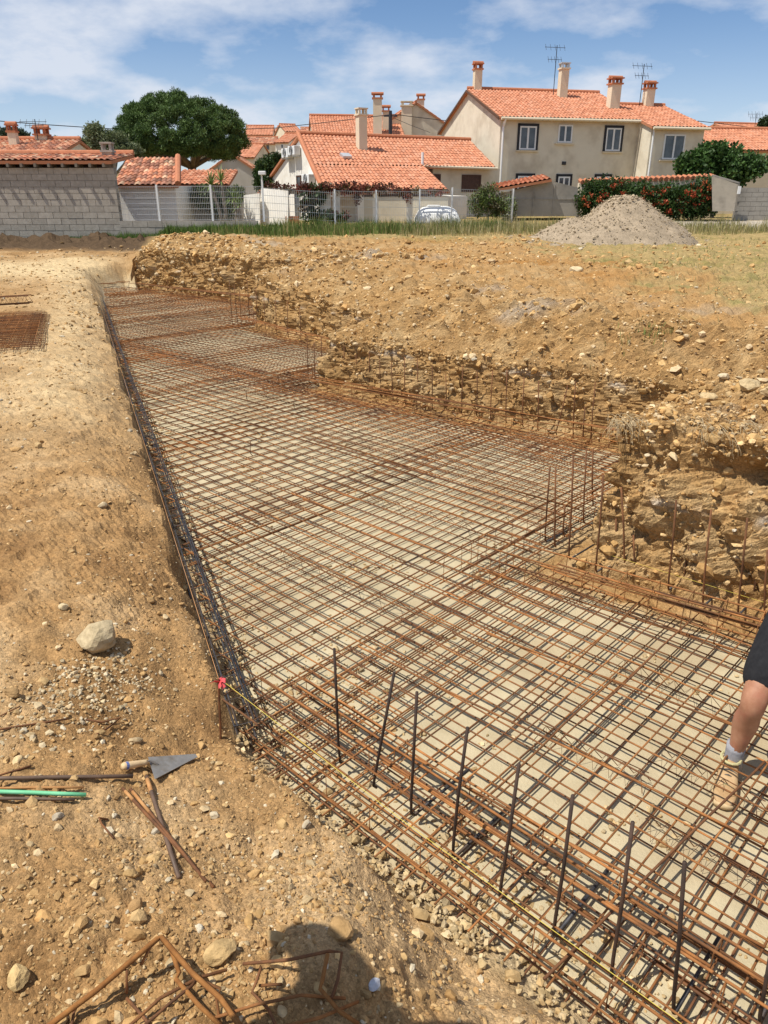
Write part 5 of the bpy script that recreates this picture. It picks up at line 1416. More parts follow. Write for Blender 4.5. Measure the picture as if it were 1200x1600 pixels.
tree('cypress', 'dark narrow cypress top at the right edge', [(1190, 182, 1212, 205), (1186, 196, 1216, 228)], 62, 1.0, [(0.03, 0.055, 0.018), (0.045, 0.075, 0.025)], 130, 60, 0.2, seed=260)
rng = np.random.default_rng(7)
# hedge with red trumpet flowers
hx0, hx1 = 905, 1116
hed, hc = tree('flowering_hedge', 'dark green trumpet-vine hedge covered in orange-red flowers behind the gravel heap', [(902, 282, 960, 345), (925, 276, 985, 345), (965, 283, 1030, 345), (1010, 287, 1075, 345), (1050, 286, 1105, 345), (1080, 273, 1122, 345)], 35.0, 0.75, DARKG + [(0.05, 0.095, 0.02)], 760, 46, 0.13, cr=(0.24, 0.40), seed=270, trunk=False, cat='hedge', dy=0.6, lo=0.2, aspect=0.6)
fr = hc[(hc[:, 1] < 35.3)]
fr = fr[np.random.default_rng(3).permutation(len(fr))[:110]] + np.array((0, -0.25, 0.05))
leaves('flowers', fr, np.full(len(fr), 0.13), 22, 0.085, [(0.40, 0.075, 0.03), (0.48, 0.12, 0.045), (0.33, 0.05, 0.022)], hed, PETAL, 9, aspect=0.8, kind='stuff')
# vine on the pergola
vi = thing('red_vine', (-1.9, 32.8, 0.9), 'dark red vine trailing along the pergola with a green column at left', 'vine')
rg = np.random.default_rng(19)
def strip(u0, u1, v0, v1, n): return np.array([tuple(W(rg.uniform(u0, u1), rg.uniform(v0, v1), 32.7 + rg.uniform(-0.25, 0.25))) for _ in range(n)])
REDV = [(0.16, 0.045, 0.03), (0.20, 0.06, 0.035), (0.10, 0.04, 0.025), (0.12, 0.08, 0.03)]
leaves('red_leaves', np.vstack((strip(446, 500, 290, 299, 30), strip(495, 560, 289, 300, 45), strip(555, 615, 291, 299, 30), strip(615, 700, 296, 301, 16), strip(556, 566, 298, 318, 6), strip(632, 640, 298, 316, 6), strip(418, 450, 288, 294, 10))), np.full(143, 0.17), 26, 0.10, REDV, vi, LEAF, 20, aspect=0.8)
leaves('green_column', strip(472, 503, 292, 345, 80), np.full(80, 0.2), 34, 0.11, DARKG + [(0.09, 0.06, 0.025)], vi, LEAF, 21, aspect=0.8)
MB().tube([W(487, 350, 32.8), W(486, 320, 32.7), W(488, 296, 32.7), W(560, 295, 32.8), W(690, 299, 32.8)], 0.03, 6).build('stem', BARK, vi)
tree('shrub', 'dark low shrub in front of the terrace wall', [(505, 328, 530, 348), (525, 330, 545, 348)], 32.0, 0.85, DARKG + REDV[:1], 50, 40, 0.10, seed=280, trunk=False, cat='shrub')
tree('shrub', 'light green airy shrub at the fence left of the shed', [(735, 290, 760, 342), (750, 284, 778, 335), (765, 300, 790, 344)], 32.6, 0.85, [(0.12, 0.17, 0.045), (0.15, 0.20, 0.06), (0.09, 0.12, 0.035), (0.14, 0.12, 0.06)], 130, 30, 0.11, seed=290, trunk=False, cat='shrub')
tree('shrub', 'pale variegated creeper on the shed door', [(783, 305, 806, 342)], 34.6, 0.85, [(0.16, 0.20, 0.08), (0.30, 0.32, 0.18), (0.10, 0.13, 0.05)], 50, 26, 0.11, seed=300, trunk=False, cat='shrub', dy=0.3)
tree('shrub', 'green shrub behind the mesh fence left of the white garden wall', [(296, 290, 340, 330), (325, 300, 372, 345), (350, 290, 385, 320)], 33.6, -0.1, [(0.07, 0.11, 0.03), (0.10, 0.14, 0.045), (0.05, 0.08, 0.025)], 150, 36, 0.11, seed=305, trunk=False, cat='shrub')
# yucca: spiky rosettes on stems
def yucca(label, heads, Y, zb, seed):
    rnd = random.Random(seed); c0 = W(heads[0][0], heads[0][1], Y)
    root = thing('yucca', (c0.x, Y, zb), label, 'plant')
    for (u_, v_, L) in heads:
        c = W(u_, v_, Y + rnd.uniform(-0.2, 0.2)); base = Vector((c0.x, Y, zb))
        MB().tube([base, base.lerp(c, 0.5) + Vector((0.1, 0, 0.1)), c], [0.09, 0.08, 0.06], 7).build('stem', BARK_G, root)
        mb = MB()
        for k in range(46):
            a = rnd.uniform(0, 6.283); e = rnd.uniform(-0.4, 1.35); d_ = Vector((math.cos(a) * math.cos(e), math.sin(a) * math.cos(e), math.sin(e))); l = L * rnd.uniform(0.75, 1.1)
            s_ = d_.cross(UP).normalized() * 0.022; m_ = c + d_ * l * 0.55 + UP * 0.02; t_ = c + d_ * l - UP * l * 0.12
            mb.add([c - s_ * 0.6, c + s_ * 0.6, m_ + s_, m_ - s_, t_], [(0, 1, 2, 3), (3, 2, 4)])
        mb.build('leaf_rosette', M('yucca_leaf', (0.12, 0.19, 0.04), (0.22, 0.27, 0.08), scale=4, rough=0.5), root)
yucca('yucca with spiky green heads rising above the mesh fence', [(345, 283, 0.75), (330, 290, 0.7)], 33.0, -0.1, 1)
yucca('leaning yucca with pale spiky leaves beside the white garden wall', [(366, 312, 0.6), (374, 322, 0.55)], 31.8, -0.1, 2)

# ------------------------------------------------------------------ grass
def blades(name, x, y, z, h, w, cols, label, seed, lean=0.35, kind='stuff'):
    rng = np.random.default_rng(seed); n = len(x)
    a = rng.uniform(0, 2 * math.pi, n); b_ = rng.uniform(0, 2 * math.pi, n); ln = rng.uniform(0.1, 1, n) * lean * h
    sx, sy = np.cos(a) * w, np.sin(a) * w; lx, ly = np.cos(b_) * ln, np.sin(b_) * ln
    p = np.stack((x, y, z), 1)
    V = np.stack((p + np.stack((-sx, -sy, -0.02 + 0 * h), 1), p + np.stack((sx, sy, -0.02 + 0 * h), 1),
                  p + np.stack((sx * 0.7 + lx * 0.35, sy * 0.7 + ly * 0.35, h * 0.6), 1), p + np.stack((-sx * 0.7 + lx * 0.35, -sy * 0.7 + ly * 0.35, h * 0.6), 1),
                  p + np.stack((lx, ly, h), 1)), 1).reshape(-1, 3)
    k = np.arange(n)[:, None] * 5
    q = k + np.array([0, 1, 2, 3]); t = k + np.array([3, 2, 4])
    cc = np.array(cols); c = cc[rng.integers(0, len(cc), n)] * (1 + rng.normal(0, 0.2, (n, 1)))
    o = np_mesh(name, V, q, t, STRAW, np.clip(np.repeat(c, 5, 0), 0.01, 0.8))
    return tag(o, label, 'grass', kind=kind)
rng = np.random.default_rng(77)
GG = [(0.10, 0.17, 0.03), (0.13, 0.21, 0.04), (0.075, 0.13, 0.022), (0.17, 0.22, 0.06)]
DG = [(0.36, 0.30, 0.13), (0.28, 0.25, 0.10), (0.42, 0.36, 0.18), (0.22, 0.22, 0.07), (0.18, 0.20, 0.06)]
def strip_grass():
    n = 15000; x = rng.uniform(-13.5, -3.5, n); y = 26.95 - rng.uniform(0, 1, n) ** 1.5 * (0.75 + 0.35 * fbm(x, x * 0, 0, 0.7, 2, 5))
    h = rng.uniform(0.06, 0.36, n) * (0.35 + 0.65 * sstep(-12.5, -8, x)) * (1 + 0.5 * fbm(x, y, 0, 1.3, 2, 6))
    blades('green_grass', x, y, ground_z(x, y), np.abs(h), np.full(n, 0.011), GG, 'green grass growing along the foot of the block walls', 31)
    n = 17000; x = rng.uniform(-5.5, 4.5, n); y = 26.6 + (x + 5.5) * 0.35 + rng.normal(0, 1, n) * 0.75
    h = rng.uniform(0.08, 0.5, n) * (0.85 + 0.8 * fbm(x, y, 0, 1.1, 3, 8))
    blades('tall_grass', x, y, ground_z(x, y), np.clip(h, 0.04, 0.75), np.full(n, 0.010), GG + DG[3:] + DG[:1], 'tall green grass along the fence below the low house', 32)
    n = 19000; x = rng.uniform(0.5, 22, n); y = 28.2 + x * 0.12 + rng.normal(0, 1, n) * 1.1
    pth = (x > 10.4) & (np.abs(y - 33.0) < 2.0); ok = ~pth; x, y = x[ok], y[ok]; n = len(x)
    h = rng.uniform(0.06, 0.55, n) * (0.8 + 0.9 * fbm(x, y, 0, 0.9, 3, 9))
    blades('dry_grass', x, y, ground_z(x, y), np.clip(h, 0.04, 0.75), np.full(n, 0.008), DG + [(0.50, 0.43, 0.24)], 'tall dry grass around the gravel heap and the shed', 33)
    n = 14000; r = np.exp(rng.uniform(math.log(5.5), math.log(28), n)); a = rng.uniform(0.15, 0.75, n); x, y = r * np.sin(a), r * np.cos(a)
    dn_ = sstep(-0.2, 0.7, fbm(x, y, 0, 1.1, 3, 14)); gm = sstep(3.6, 5.2, x) + 0.9 * sstep(20.5, 22.5, y)
    ok = (pit_sdf(x, y) > 1.6) & (rng.uniform(0, 1, n) < dn_ * gm); x, y = x[ok], y[ok]; n = len(x)
    blades('sparse_dry_grass', x, y, ground_z(x, y), rng.uniform(0.03, 0.11, n), np.full(n, 0.004) * np.maximum(1, y / 9), DG + [(0.50, 0.44, 0.24)], 'sparse short dry grass on the right side of the field', 34, lean=1.2)
    # weeds near the bank
    for (u_, v_, zf, m_, sp, nm) in ((1030, 515, 0.62, 70, 0.12, 'small green weed tuft on the field above the near bank'), (985, 520, 0.6, 25, 0.2, 'thin dry weed tuft beside the green tuft on the field')):
        c = G(u_, v_, zf); x = c.x + rng.normal(0, sp, m_); y = c.y + rng.normal(0, sp, m_)
        o = blades('weed_tuft', x, y, ground_z(x, y, False), rng.uniform(0.02, 0.06, m_), np.full(m_, 0.004), GG + DG[3:], nm, 35 + m_, lean=1.0)
        tag(o, nm, 'weed')
strip_grass()
# dry stalks standing on the field
def stalks(u_, v_, z, n, h, label, seed):
    rnd = random.Random(seed); c = G(u_, v_, z); root = thing('dry_stalks', c, label, 'weed')
    for i in range(n):
        p = c + Vector((rnd.uniform(-0.3, 0.3), rnd.uniform(-0.3, 0.3), 0)); p.z = gz(p.x, p.y)
        t_ = p + Vector((rnd.uniform(-0.08, 0.08), rnd.uniform(-0.08, 0.08), h * rnd.uniform(0.6, 1)))
        MB().tube([p, p.lerp(t_, 0.5) + Vector((0.01, 0, 0)), t_], [0.004, 0.003, 0.0015], 4).build('stalk', STRAW_M, root)
STRAW_M = M('dry_stalk', (0.40, 0.31, 0.17), (0.30, 0.22, 0.12), scale=20, rough=0.9)
stalks(628, 455, 0.6, 7, 0.4, 'thin dry stalks standing on the bank above the middle bay', 1)
stalks(345, 440, 0.3, 14, 0.45, 'dry stalks on the bank above the far bay', 2)

# ------------------------------------------------------------------ gravel heap
def heap():
    c = np.array((6.75, 23.2)); n = 96; R = 3.4
    rr = np.linspace(0, 1, 60) ** 0.8; an = np.linspace(0, 2 * math.pi, n, endpoint=False)
    Rm, An = np.meshgrid(rr * R, an, indexing='ij')
    x = c[0] + Rm * np.cos(An) * 0.92; y = c[1] + Rm * np.sin(An) * 0.75
    x, y = x.ravel(), y.ravel()
    dx, dy = x - c[0], y - c[1]
    e = np.hypot((dx - 0.25) / np.where(dx < 0.25, 2.65, 2.15), dy / 2.1)
    h = 1.42 * np.clip(1 - e, 0, 1) ** 0.92
    h = np.minimum(h, 1.26 + 0.05 * dx)
    h = h - 0.16 * np.exp(-((dx + 0.85) / 0.35) ** 2) * sstep(0.1, 0.6, h) + 0.07 * fbm(x, y, 0, 1.1, 3, 3) * sstep(0, 0.4, h) + 0.02 * fbm(x, y, 0, 5, 3, 4)
    z = ground_z(x, y, fine=False) + h - 0.03
    V = np.stack((x, y, z), 1); i = np.arange(59)[:, None] * n; k = np.arange(n)[None, :]
    q = np.stack((i + k, i + n + k, i + n + (k + 1) % n, i + (k + 1) % n), -1).reshape(-1, 4)
    root = thing('gravel_heap', (c[0], c[1], 0.7), 'large grey-beige heap of gravel in front of the hedge', 'gravel heap')
    cn = fbm(x, y, z, 3, 3, 9)[:, None]
    np_mesh('heap', V, q, None, SOIL, np.clip(np.array([[0.45, 0.385, 0.29]]) * (1 + 0.14 * cn), 0.05, 0.8), smooth=True, parent=root)
    rg = np.random.default_rng(6); idx = rg.choice(len(V), 4200); p = V[idx] + rg.normal(0, 0.05, (4200, 3)) * np.array((1, 1, 0.2))
    s = np.clip(np.exp(rg.normal(math.log(0.020), 0.4, 4200)), 0.008, 0.05)
    o = scatter('loose_gravel', p, s, pal(4200, rg, [(0.42, 0.355, 0.26), (0.47, 0.40, 0.30), (0.37, 0.31, 0.23), (0.40, 0.34, 0.25)]), seed=8)
    o.parent = root; o.location = -Vector(root.location)
heap()

# ------------------------------------------------------------------ single stones
def rock_mesh(c, r, seed, col, parent=None, name='stone', label=None, cat='stone', group=None, flat=0.75, sink=0.3):
    rng = np.random.default_rng(seed)
    v, f = ICO2_V, ICO2_F
    vv = [tuple(p) for p in v]; ff = []; mid = {}
    def m(a, b):
        k = (min(a, b), max(a, b))
        if k not in mid:
            p = np.array(vv[a]) + np.array(vv[b]); p /= np.linalg.norm(p); mid[k] = len(vv); vv.append(tuple(p))
        return mid[k]
    for a, b, c_ in f:
        x, y, z = m(a, b), m(b, c_), m(c_, a); ff += [(a, x, z), (b, y, x), (c_, z, y), (x, y, z)]
    V = np.array(vv)
    for _ in range(7):
        n = rng.normal(0, 1, 3); n /= np.linalg.norm(n); d = rng.uniform(0.62, 0.85)
        e = np.maximum(0, V @ n - d); V = V - e[:, None] * n
    V *= (1 + 0.10 * fbm(V[:, 0], V[:, 1], V[:, 2], 2.2, 3, seed))[:, None]
    V *= np.array([1.25, 0.9, flat]) * r
    a = rng.uniform(0, 6.28); R = np.array([[math.cos(a), -math.sin(a), 0], [math.sin(a), math.cos(a), 0], [0, 0, 1]])
    V = V @ R.T
    c = Vector(c); V = V + np.array(c) + np.array([0, 0, r * flat * (1 - 2 * sink)])
    n = fbm(V[:, 0], V[:, 1], V[:, 2], 12, 3, seed + 1)[:, None]
    o = np_mesh(name, V, None, np.array(ff), ROCKM, np.clip(np.array([col]) * (1 + 0.15 * n), 0.03, 0.8), smooth=False, loc=c)
    return tag(o, label, cat, group)
def gpt(u, v, z=0.0):
    for _ in range(6):
        p = G(u, v, z); z = gz(p.x, p.y)
    return Vector((p.x, p.y, z))
bp = gpt(157, 1012)
rock_mesh(bp, 0.088, 301, (0.50, 0.42, 0.28), label='large rounded tan boulder on the soil at left', name='boulder', cat='boulder', flat=0.85, sink=0.2)
STN = [(20, 1085, 0.040, (0.36, 0.24, 0.12), 'brown earth clod at the left edge below the spilt gravel'), (212, 1160, 0.030, (0.42, 0.33, 0.21), 'small grey-brown stone above the trowel'), (28, 1192, 0.030, (0.60, 0.47, 0.28), 'pale yellow stone at left above the steel rods'),
       (203, 1368, 0.035, (0.48, 0.33, 0.16), 'tan clod left of the crossed rods'), (245, 1300, 0.02, (0.44, 0.40, 0.33), 'small grey stone beside the crossed rods'), (212, 1418, 0.038, (0.42, 0.27, 0.13), 'brown clod below the crossed rods'),
       (312, 1452, 0.020, (0.62, 0.59, 0.50), 'small white stone below the crossed rods'), (345, 1492, 0.062, (0.54, 0.39, 0.20), 'large tan clod beside the rusty tangle'), (30, 1530, 0.05, (0.58, 0.43, 0.22), 'large pale clod at the lower left edge'),
       (335, 1275, 0.022, (0.62, 0.55, 0.42), 'pale pebble right of the trowel blade'), (478, 1290, 0.022, (0.50, 0.44, 0.34), 'grey-brown pebble near the pit edge below the cage'), (90, 1278, 0.022, (0.46, 0.41, 0.33), 'grey pebble under the green rod'),
       (258, 965, 0.022, (0.62, 0.50, 0.32), 'flat pale stone right of the boulder near the pit edge'), (235, 940, 0.034, (0.38, 0.25, 0.12), 'dark clod behind the boulder towards the pit edge'), (100, 950, 0.030, (0.60, 0.50, 0.33), 'pale flat stone behind the boulder'),
       (530, 1455, 0.060, (0.44, 0.29, 0.14), 'lumpy brown clod at the pit edge near the bottom'), (130, 1520, 0.030, (0.46, 0.31, 0.15), 'brown clod left of the rusty tangle'), (60, 1105, 0.025, (0.58, 0.48, 0.32), 'pale stone in the spilt gravel'),
       (390, 1440, 0.030, (0.50, 0.33, 0.15), 'orange-brown clod in the middle foreground'), (200, 1335, 0.026, (0.46, 0.31, 0.15), 'small brown clod left of the lower rod ends'), (160, 790, 0.04, (0.55, 0.45, 0.30), 'pale stone on the soil at mid left'), (60, 700, 0.05, (0.50, 0.36, 0.19), 'tan clod on the soil further back at left')]
for i, (u_, v_, r_, c_, lab) in enumerate(STN):
    rock_mesh(gpt(u_, v_), r_ * (0.62 if v_ > 1320 else 0.8), 310 + i, c_, label=lab, group='single stones on the soil')
def bank_pt(u, v):                                             # the point of the bank seen at a pixel
    r = ray(u, v); d = np.array(r) / r.length; o = np.array((0, 0, CAM_Z)); P = BANK_XYZ - o
    t = P @ d; e = np.linalg.norm(P - t[:, None] * d, axis=1) / t; ok = np.where(e < 0.012)[0]
    k = ok[np.argmin(t[ok])] if len(ok) else np.argmin(e); return Vector(BANK_XYZ[k])
BST = [(1190, 610, 0.11, (0.56, 0.44, 0.26), 'large tan stone at the right edge above the near bank'), (1108, 608, 0.10, (0.54, 0.42, 0.25), 'square tan stone on top of the near bank'), (1170, 590, 0.12, (0.55, 0.44, 0.27), 'flat tan slab stone behind the stones of the near bank'),
       (1005, 612, 0.06, (0.58, 0.40, 0.22), 'rounded orange stone at the head of the gully'), (1135, 580, 0.08, (0.62, 0.54, 0.40), 'pale stone above the square stone on the near bank'), (998, 716, 0.035, (0.62, 0.54, 0.40), 'small pale stone stuck in the near bank'),
       (1163, 828, 0.028, (0.62, 0.58, 0.50), 'small white stone stuck low in the near bank'), (900, 423, 0.17, (0.60, 0.50, 0.34), 'flat pale rock lying far back on the field'), (755, 385, 0.14, (0.58, 0.42, 0.24), 'tan rock on the ridge below the fence'), (768, 410, 0.13, (0.58, 0.45, 0.28), 'tan rock in the middle of the field'),
       (620, 405, 0.11, (0.44, 0.29, 0.14), 'brown clod on the ridge above the far bay'), (735, 575, 0.05, (0.62, 0.57, 0.47), 'white stone in the chalky line of the middle bank')]
for i, (u_, v_, r_, c_, lab) in enumerate(BST):
    p = bank_pt(u_, v_) if v_ > 440 else gpt(u_, v_, 0.7)
    rock_mesh(p, r_ * 0.62, 350 + i, c_, label=lab, group='single stones on the bank and field', flat=0.6)

# dry roots hanging out of the near bank
def roots(u_, v_, n, L, label, seed, spread):
    rnd = random.Random(seed); c = bank_pt(u_, v_); root = thing('dry_roots', c, label, 'roots', 'dry roots on the near bank')
    for i in range(n):
        p = c + Vector((rnd.uniform(-spread, spread), rnd.uniform(-spread, spread) * 0.5, rnd.uniform(-0.03, 0.05)))
        pts = [p]; d = Vector((rnd.uniform(-1, 1), rnd.uniform(-1.3, -0.2), rnd.uniform(-0.2, 0.9))).normalized()
        for k in range(5):
            d = (d + Vector((rnd.uniform(-0.4, 0.4), rnd.uniform(-0.3, 0.2), -0.42))).normalized(); pts.append(pts[-1] + d * L * rnd.uniform(0.12, 0.22))
        MB().tube(pts, [0.0017, 0.0015, 0.0013, 0.001, 0.0008, 0.0006], 4).build('strand', ROOTM, root)
ROOTM = M('dry_root', (0.50, 0.40, 0.24), (0.36, 0.27, 0.15), scale=30, rough=0.9, rand=0.2)
roots(965, 660, 70, 0.17, 'tuft of dry grass roots hanging over the left corner of the near bank', 5, 0.13)
roots(1140, 655, 75, 0.19, 'tangle of pale dry roots over the dark hole in the near bank', 6, 0.18)
roots(1070, 640, 16, 0.15, 'thin dry strands on top of the near bank between the two tufts', 7, 0.12)

# ------------------------------------------------------------------ trowel, rods
def on_ground(u_, v_, lift=0.0):
    p = gpt(u_, v_); return p + UP * lift
STEEL_T = M('trowel_steel', (0.30, 0.28, 0.25), (0.40, 0.375, 0.33), scale=25, rough=0.5, metal=0.6, c3=(0.24, 0.20, 0.15), s3=14, bump=0.0008, bscale=120)
WOOD_L = M('pale_wood', (0.60, 0.42, 0.22), (0.70, 0.52, 0.30), scale=30, rough=0.6)
t0 = on_ground(233, 1193, 0.030); tip = on_ground(307, 1186, 0.022); cb = on_ground(243, 1225, 0.024)
hb = on_ground(192, 1208, 0.028)
axis = (tip - t0).normalized(); sd2 = (cb - t0)
trw = thing('trowel', (t0 + tip) / 2, 'mason trowel with grey triangular blade and wooden handle lying on the soil', 'trowel')
blade = [t0 - sd2 * 0.03, tip - sd2 * 0.06, tip + sd2 * 0.10 + axis * 0.004, tip + sd2 * 0.24 - axis * 0.03, cb]
o = MB().prism(blade, Vector((0, 0, -0.0022))).build('blade', STEEL_T, trw)
fer = t0.lerp(hb, 0.10) + sd2 * 0.25
MB().tube([t0 + sd2 * 0.35 + axis * 0.03, t0 + sd2 * 0.25 + UP * 0.012, fer + UP * 0.008], 0.0045, 6).build('tang', STEEL_T, trw)
h0 = fer + UP * 0.008; h1 = hb + UP * 0.004
MB().tube([h0, h0.lerp(h1, 0.1), h0.lerp(h1, 0.35), h0.lerp(h1, 0.65), h0.lerp(h1, 0.9), h1], [0.0105, 0.012, 0.013, 0.0145, 0.015, 0.011], 12).build('handle', WOOD_L, trw, smooth=True)
MB().tube([h0.lerp(h1, 0.76), h0.lerp(h1, 0.86)], 0.0153, 12).build('label_band', M('blue_label', (0.12, 0.16, 0.35), rough=0.5), trw)
def rod(u0, v0, u1, v1, r, mat, label, lift=0.012, grp='loose rods on the soil', two=None):
    a, b_ = on_ground(u0, v0, lift), on_ground(u1, v1, lift)
    root = thing('steel_rod', (a + b_) / 2, label, 'rod', grp)
    need = max(gz(a.lerp(b_, t).x, a.lerp(b_, t).y) + r * 0.7 - a.lerp(b_, t).z for t in (0, 0.25, 0.5, 0.75, 1)); a.z += need; b_.z += need
    m_ = (a + b_) / 2
    MB().tube([a, a.lerp(m_, 0.5), m_ + UP * 0.001, b_.lerp(m_, 0.5), b_], r, 8).build('shaft', mat, root, smooth=True)
    if two:
        d = (b_ - a).normalized(); MB().tube([a + d * 0.02, a + d * two], r * 1.04, 8).build('bright_end', RUST_O, root, smooth=True)
RUST_O = M('orange_rust', (0.42, 0.20, 0.07), (0.52, 0.28, 0.11), scale=25, rough=0.8)
PIPE = M('brown_pipe', (0.10, 0.065, 0.045), (0.16, 0.10, 0.065), scale=20, rough=0.55)
GREENP = M('green_paint', (0.16, 0.52, 0.26), (0.22, 0.60, 0.33), scale=18, rough=0.5)
rod(-40, 1229, 210, 1224, 0.0075, PIPE, 'long dark brown rod at left, pointing to the trowel')
rod(-40, 1238, 132, 1236, 0.0045, RUST_O, 'thin orange-rusted rod between the dark rod and the green rod')
rod(-40, 1243, 136, 1249, 0.0075, GREENP, 'green painted rod lying at the left edge')
rod(-40, 1252, 118, 1254, 0.006, PIPE, 'dark rod lying just in front of the green rod', 0.008)
rod(229, 1215, 280, 1374, 0.0082, PIPE, 'upper of the crossed rods, running down from the trowel', 0.03, two=0.1)
rod(192, 1234, 334, 1388, 0.0062, RUST_DARK, 'lower crossed rod reaching furthest right', 0.012, two=0.08)
rod(204, 1234, 322, 1378, 0.0060, RUST_DARK, 'lower crossed rod beside the longest one', 0.013, two=0.16)
rod(-30, 1152, 108, 1130, 0.004, RUST_DARK, 'thin dark rod lying at left above the yellow stone', 0.006)
rod(-30, 1225, 50, 1200, 0.004, RUST_DARK, 'short thin dark rod at the left edge above the rods', 0.006)
rod(0, 1120, 32, 1106, 0.003, RUST_DARK, 'short dark wire at the left edge near the gravel', 0.006)
def bent(name, pts, r, mat, label, cat='steel bar', grp=None):
    o = MB().tube(pts, r, 6).build(name, mat, None, smooth=True, loc=pts[0]); return tag(o, label, cat, grp)
bent('bent_wire', [on_ground(134, 1125, 0.006), on_ground(160, 1133, 0.015), on_ground(190, 1130, 0.03), on_ground(172, 1142, 0.02), on_ground(150, 1150, 0.006)], 0.004, RUST_DARK, 'bent dark wire on the soil above the small grey stone', 'wire')
bent('bent_hook', [on_ground(168, 1280, 0.006), on_ground(156, 1285, 0.022), on_ground(160, 1293, 0.016), on_ground(178, 1312, 0.006)], 0.0035, RUST_DARK, 'small bent rusty hook half buried below the green rod', 'wire')

# ------------------------------------------------------------------ rusty tangle of bent bars in the bottom foreground
def wp(u_, v_, h):                                             # ground point under a pixel raised by h
    p = gpt(u_, v_); r = ray(u_, v_); k = (p.z + h - CAM_Z) / r.z
    return Vector((r.x * k, r.y * k, p.z + h))
GT = 'bent rusty bars of the tangle in the foreground'
RB = M('bright_rust', (0.21, 0.085, 0.022), (0.33, 0.145, 0.04), scale=30, rough=0.9, bump=0.001, bscale=400)
bent('bent_bar', [wp(60, 1615, 0.03), wp(150, 1548, 0.06), wp(246, 1467, 0.10), wp(252, 1464, 0.10), wp(300, 1520, 0.09), wp(345, 1560, 0.06), wp(390, 1625, 0.03)], 0.0075, RB, 'thick orange-rusted bent bar forming a peak in the foreground tangle', grp=GT)
bent('bent_bar', [wp(70, 1606, 0.02), wp(160, 1540, 0.05), wp(240, 1475, 0.085), wp(236, 1478, 0.085), wp(220, 1508, 0.05)], 0.0042, RUST, 'thin bar running beside the thick peak bar of the tangle', grp=GT)
bent('bent_bar', [wp(110, 1612, 0.02), wp(116, 1580, 0.03), wp(122, 1570, 0.04), wp(190, 1514, 0.06), wp(198, 1516, 0.06), wp(198, 1552, 0.02)], 0.0038, RUST_DARK, 'thin hooked bar left of the tangle', grp=GT)
bent('bent_bar', [wp(198, 1560, 0.015), wp(225, 1590, 0.02), wp(240, 1610, 0.02)], 0.0045, RUST_DARK, 'short dark bar leaning below the hooked bar', grp=GT)
bent('bent_bar', [wp(268, 1485, 0.07), wp(280, 1520, 0.05), wp(275, 1530, 0.05), wp(310, 1570, 0.05), wp(352, 1610, 0.03)], 0.0065, RB, 'orange-rusted bar inside the peak of the tangle', grp=GT)
bent('bent_bar', [wp(200, 1605, 0.02), wp(250, 1560, 0.04), wp(310, 1528, 0.05), wp(355, 1515, 0.04)], 0.0045, RUST, 'rusty bar crossing the tangle from lower left to right', grp=GT)
bent('bent_bar', [wp(215, 1612, 0.02), wp(265, 1568, 0.05), wp(300, 1540, 0.06), wp(308, 1530, 0.04)], 0.0042, RUST_DARK, 'dark thin bar crossing low through the tangle', grp=GT)
bent('bent_bar', [wp(345, 1605, 0.02), wp(338, 1560, 0.04), wp(345, 1545, 0.06), wp(300, 1525, 0.07)], 0.004, RUST, 'short hooked bar in the middle of the tangle', grp=GT)
bent('bent_bar', [wp(380, 1506, 0.03), wp(450, 1500, 0.05), wp(515, 1486, 0.07), wp(534, 1488, 0.07), wp(528, 1530, 0.03), wp(518, 1560, 0.02)], 0.0045, RUST_DARK, 'long bar bent down beside the shadow, right of the tangle', grp=GT)
bent('bent_bar', [wp(512, 1490, 0.07), wp(504, 1530, 0.05), wp(500, 1545, 0.04), wp(530, 1580, 0.03), wp(560, 1600, 0.02)], 0.0055, RB, 'orange bar bent towards the lower shadow', grp=GT)
bent('bent_bar', [wp(408, 1512, 0.05), wp(400, 1535, 0.05), wp(394, 1550, 0.03), wp(420, 1578, 0.02), wp(430, 1600, 0.02)], 0.004, RUST_DARK, 'dark hooked bar standing between tangle and shadow', grp=GT)
bent('bent_bar', [wp(330, 1592, 0.03), wp(400, 1570, 0.03), wp(470, 1555, 0.03), wp(540, 1560, 0.02)], 0.0042, RUST, 'rusty bar lying low across the shaded soil', grp=GT)
bent('bent_bar', [wp(440, 1605, 0.02), wp(500, 1590, 0.03), wp(560, 1565, 0.02)], 0.0045, RUST, 'short rusty bar at the bottom edge right of the tangle', grp=GT)
bent('bent_bar', [wp(405, 1540, 0.03), wp(440, 1538, 0.03)], 0.004, RUST, 'stub of rusty bar beside the dark hooked bar', grp=GT)
rg_ = rock_mesh(gpt(585, 1540), 0.017, 390, (0.58, 0.62, 0.72), name='crumpled_rag', label='small crumpled white and blue plastic rag in the shaded soil', cat='rag', flat=0.6)

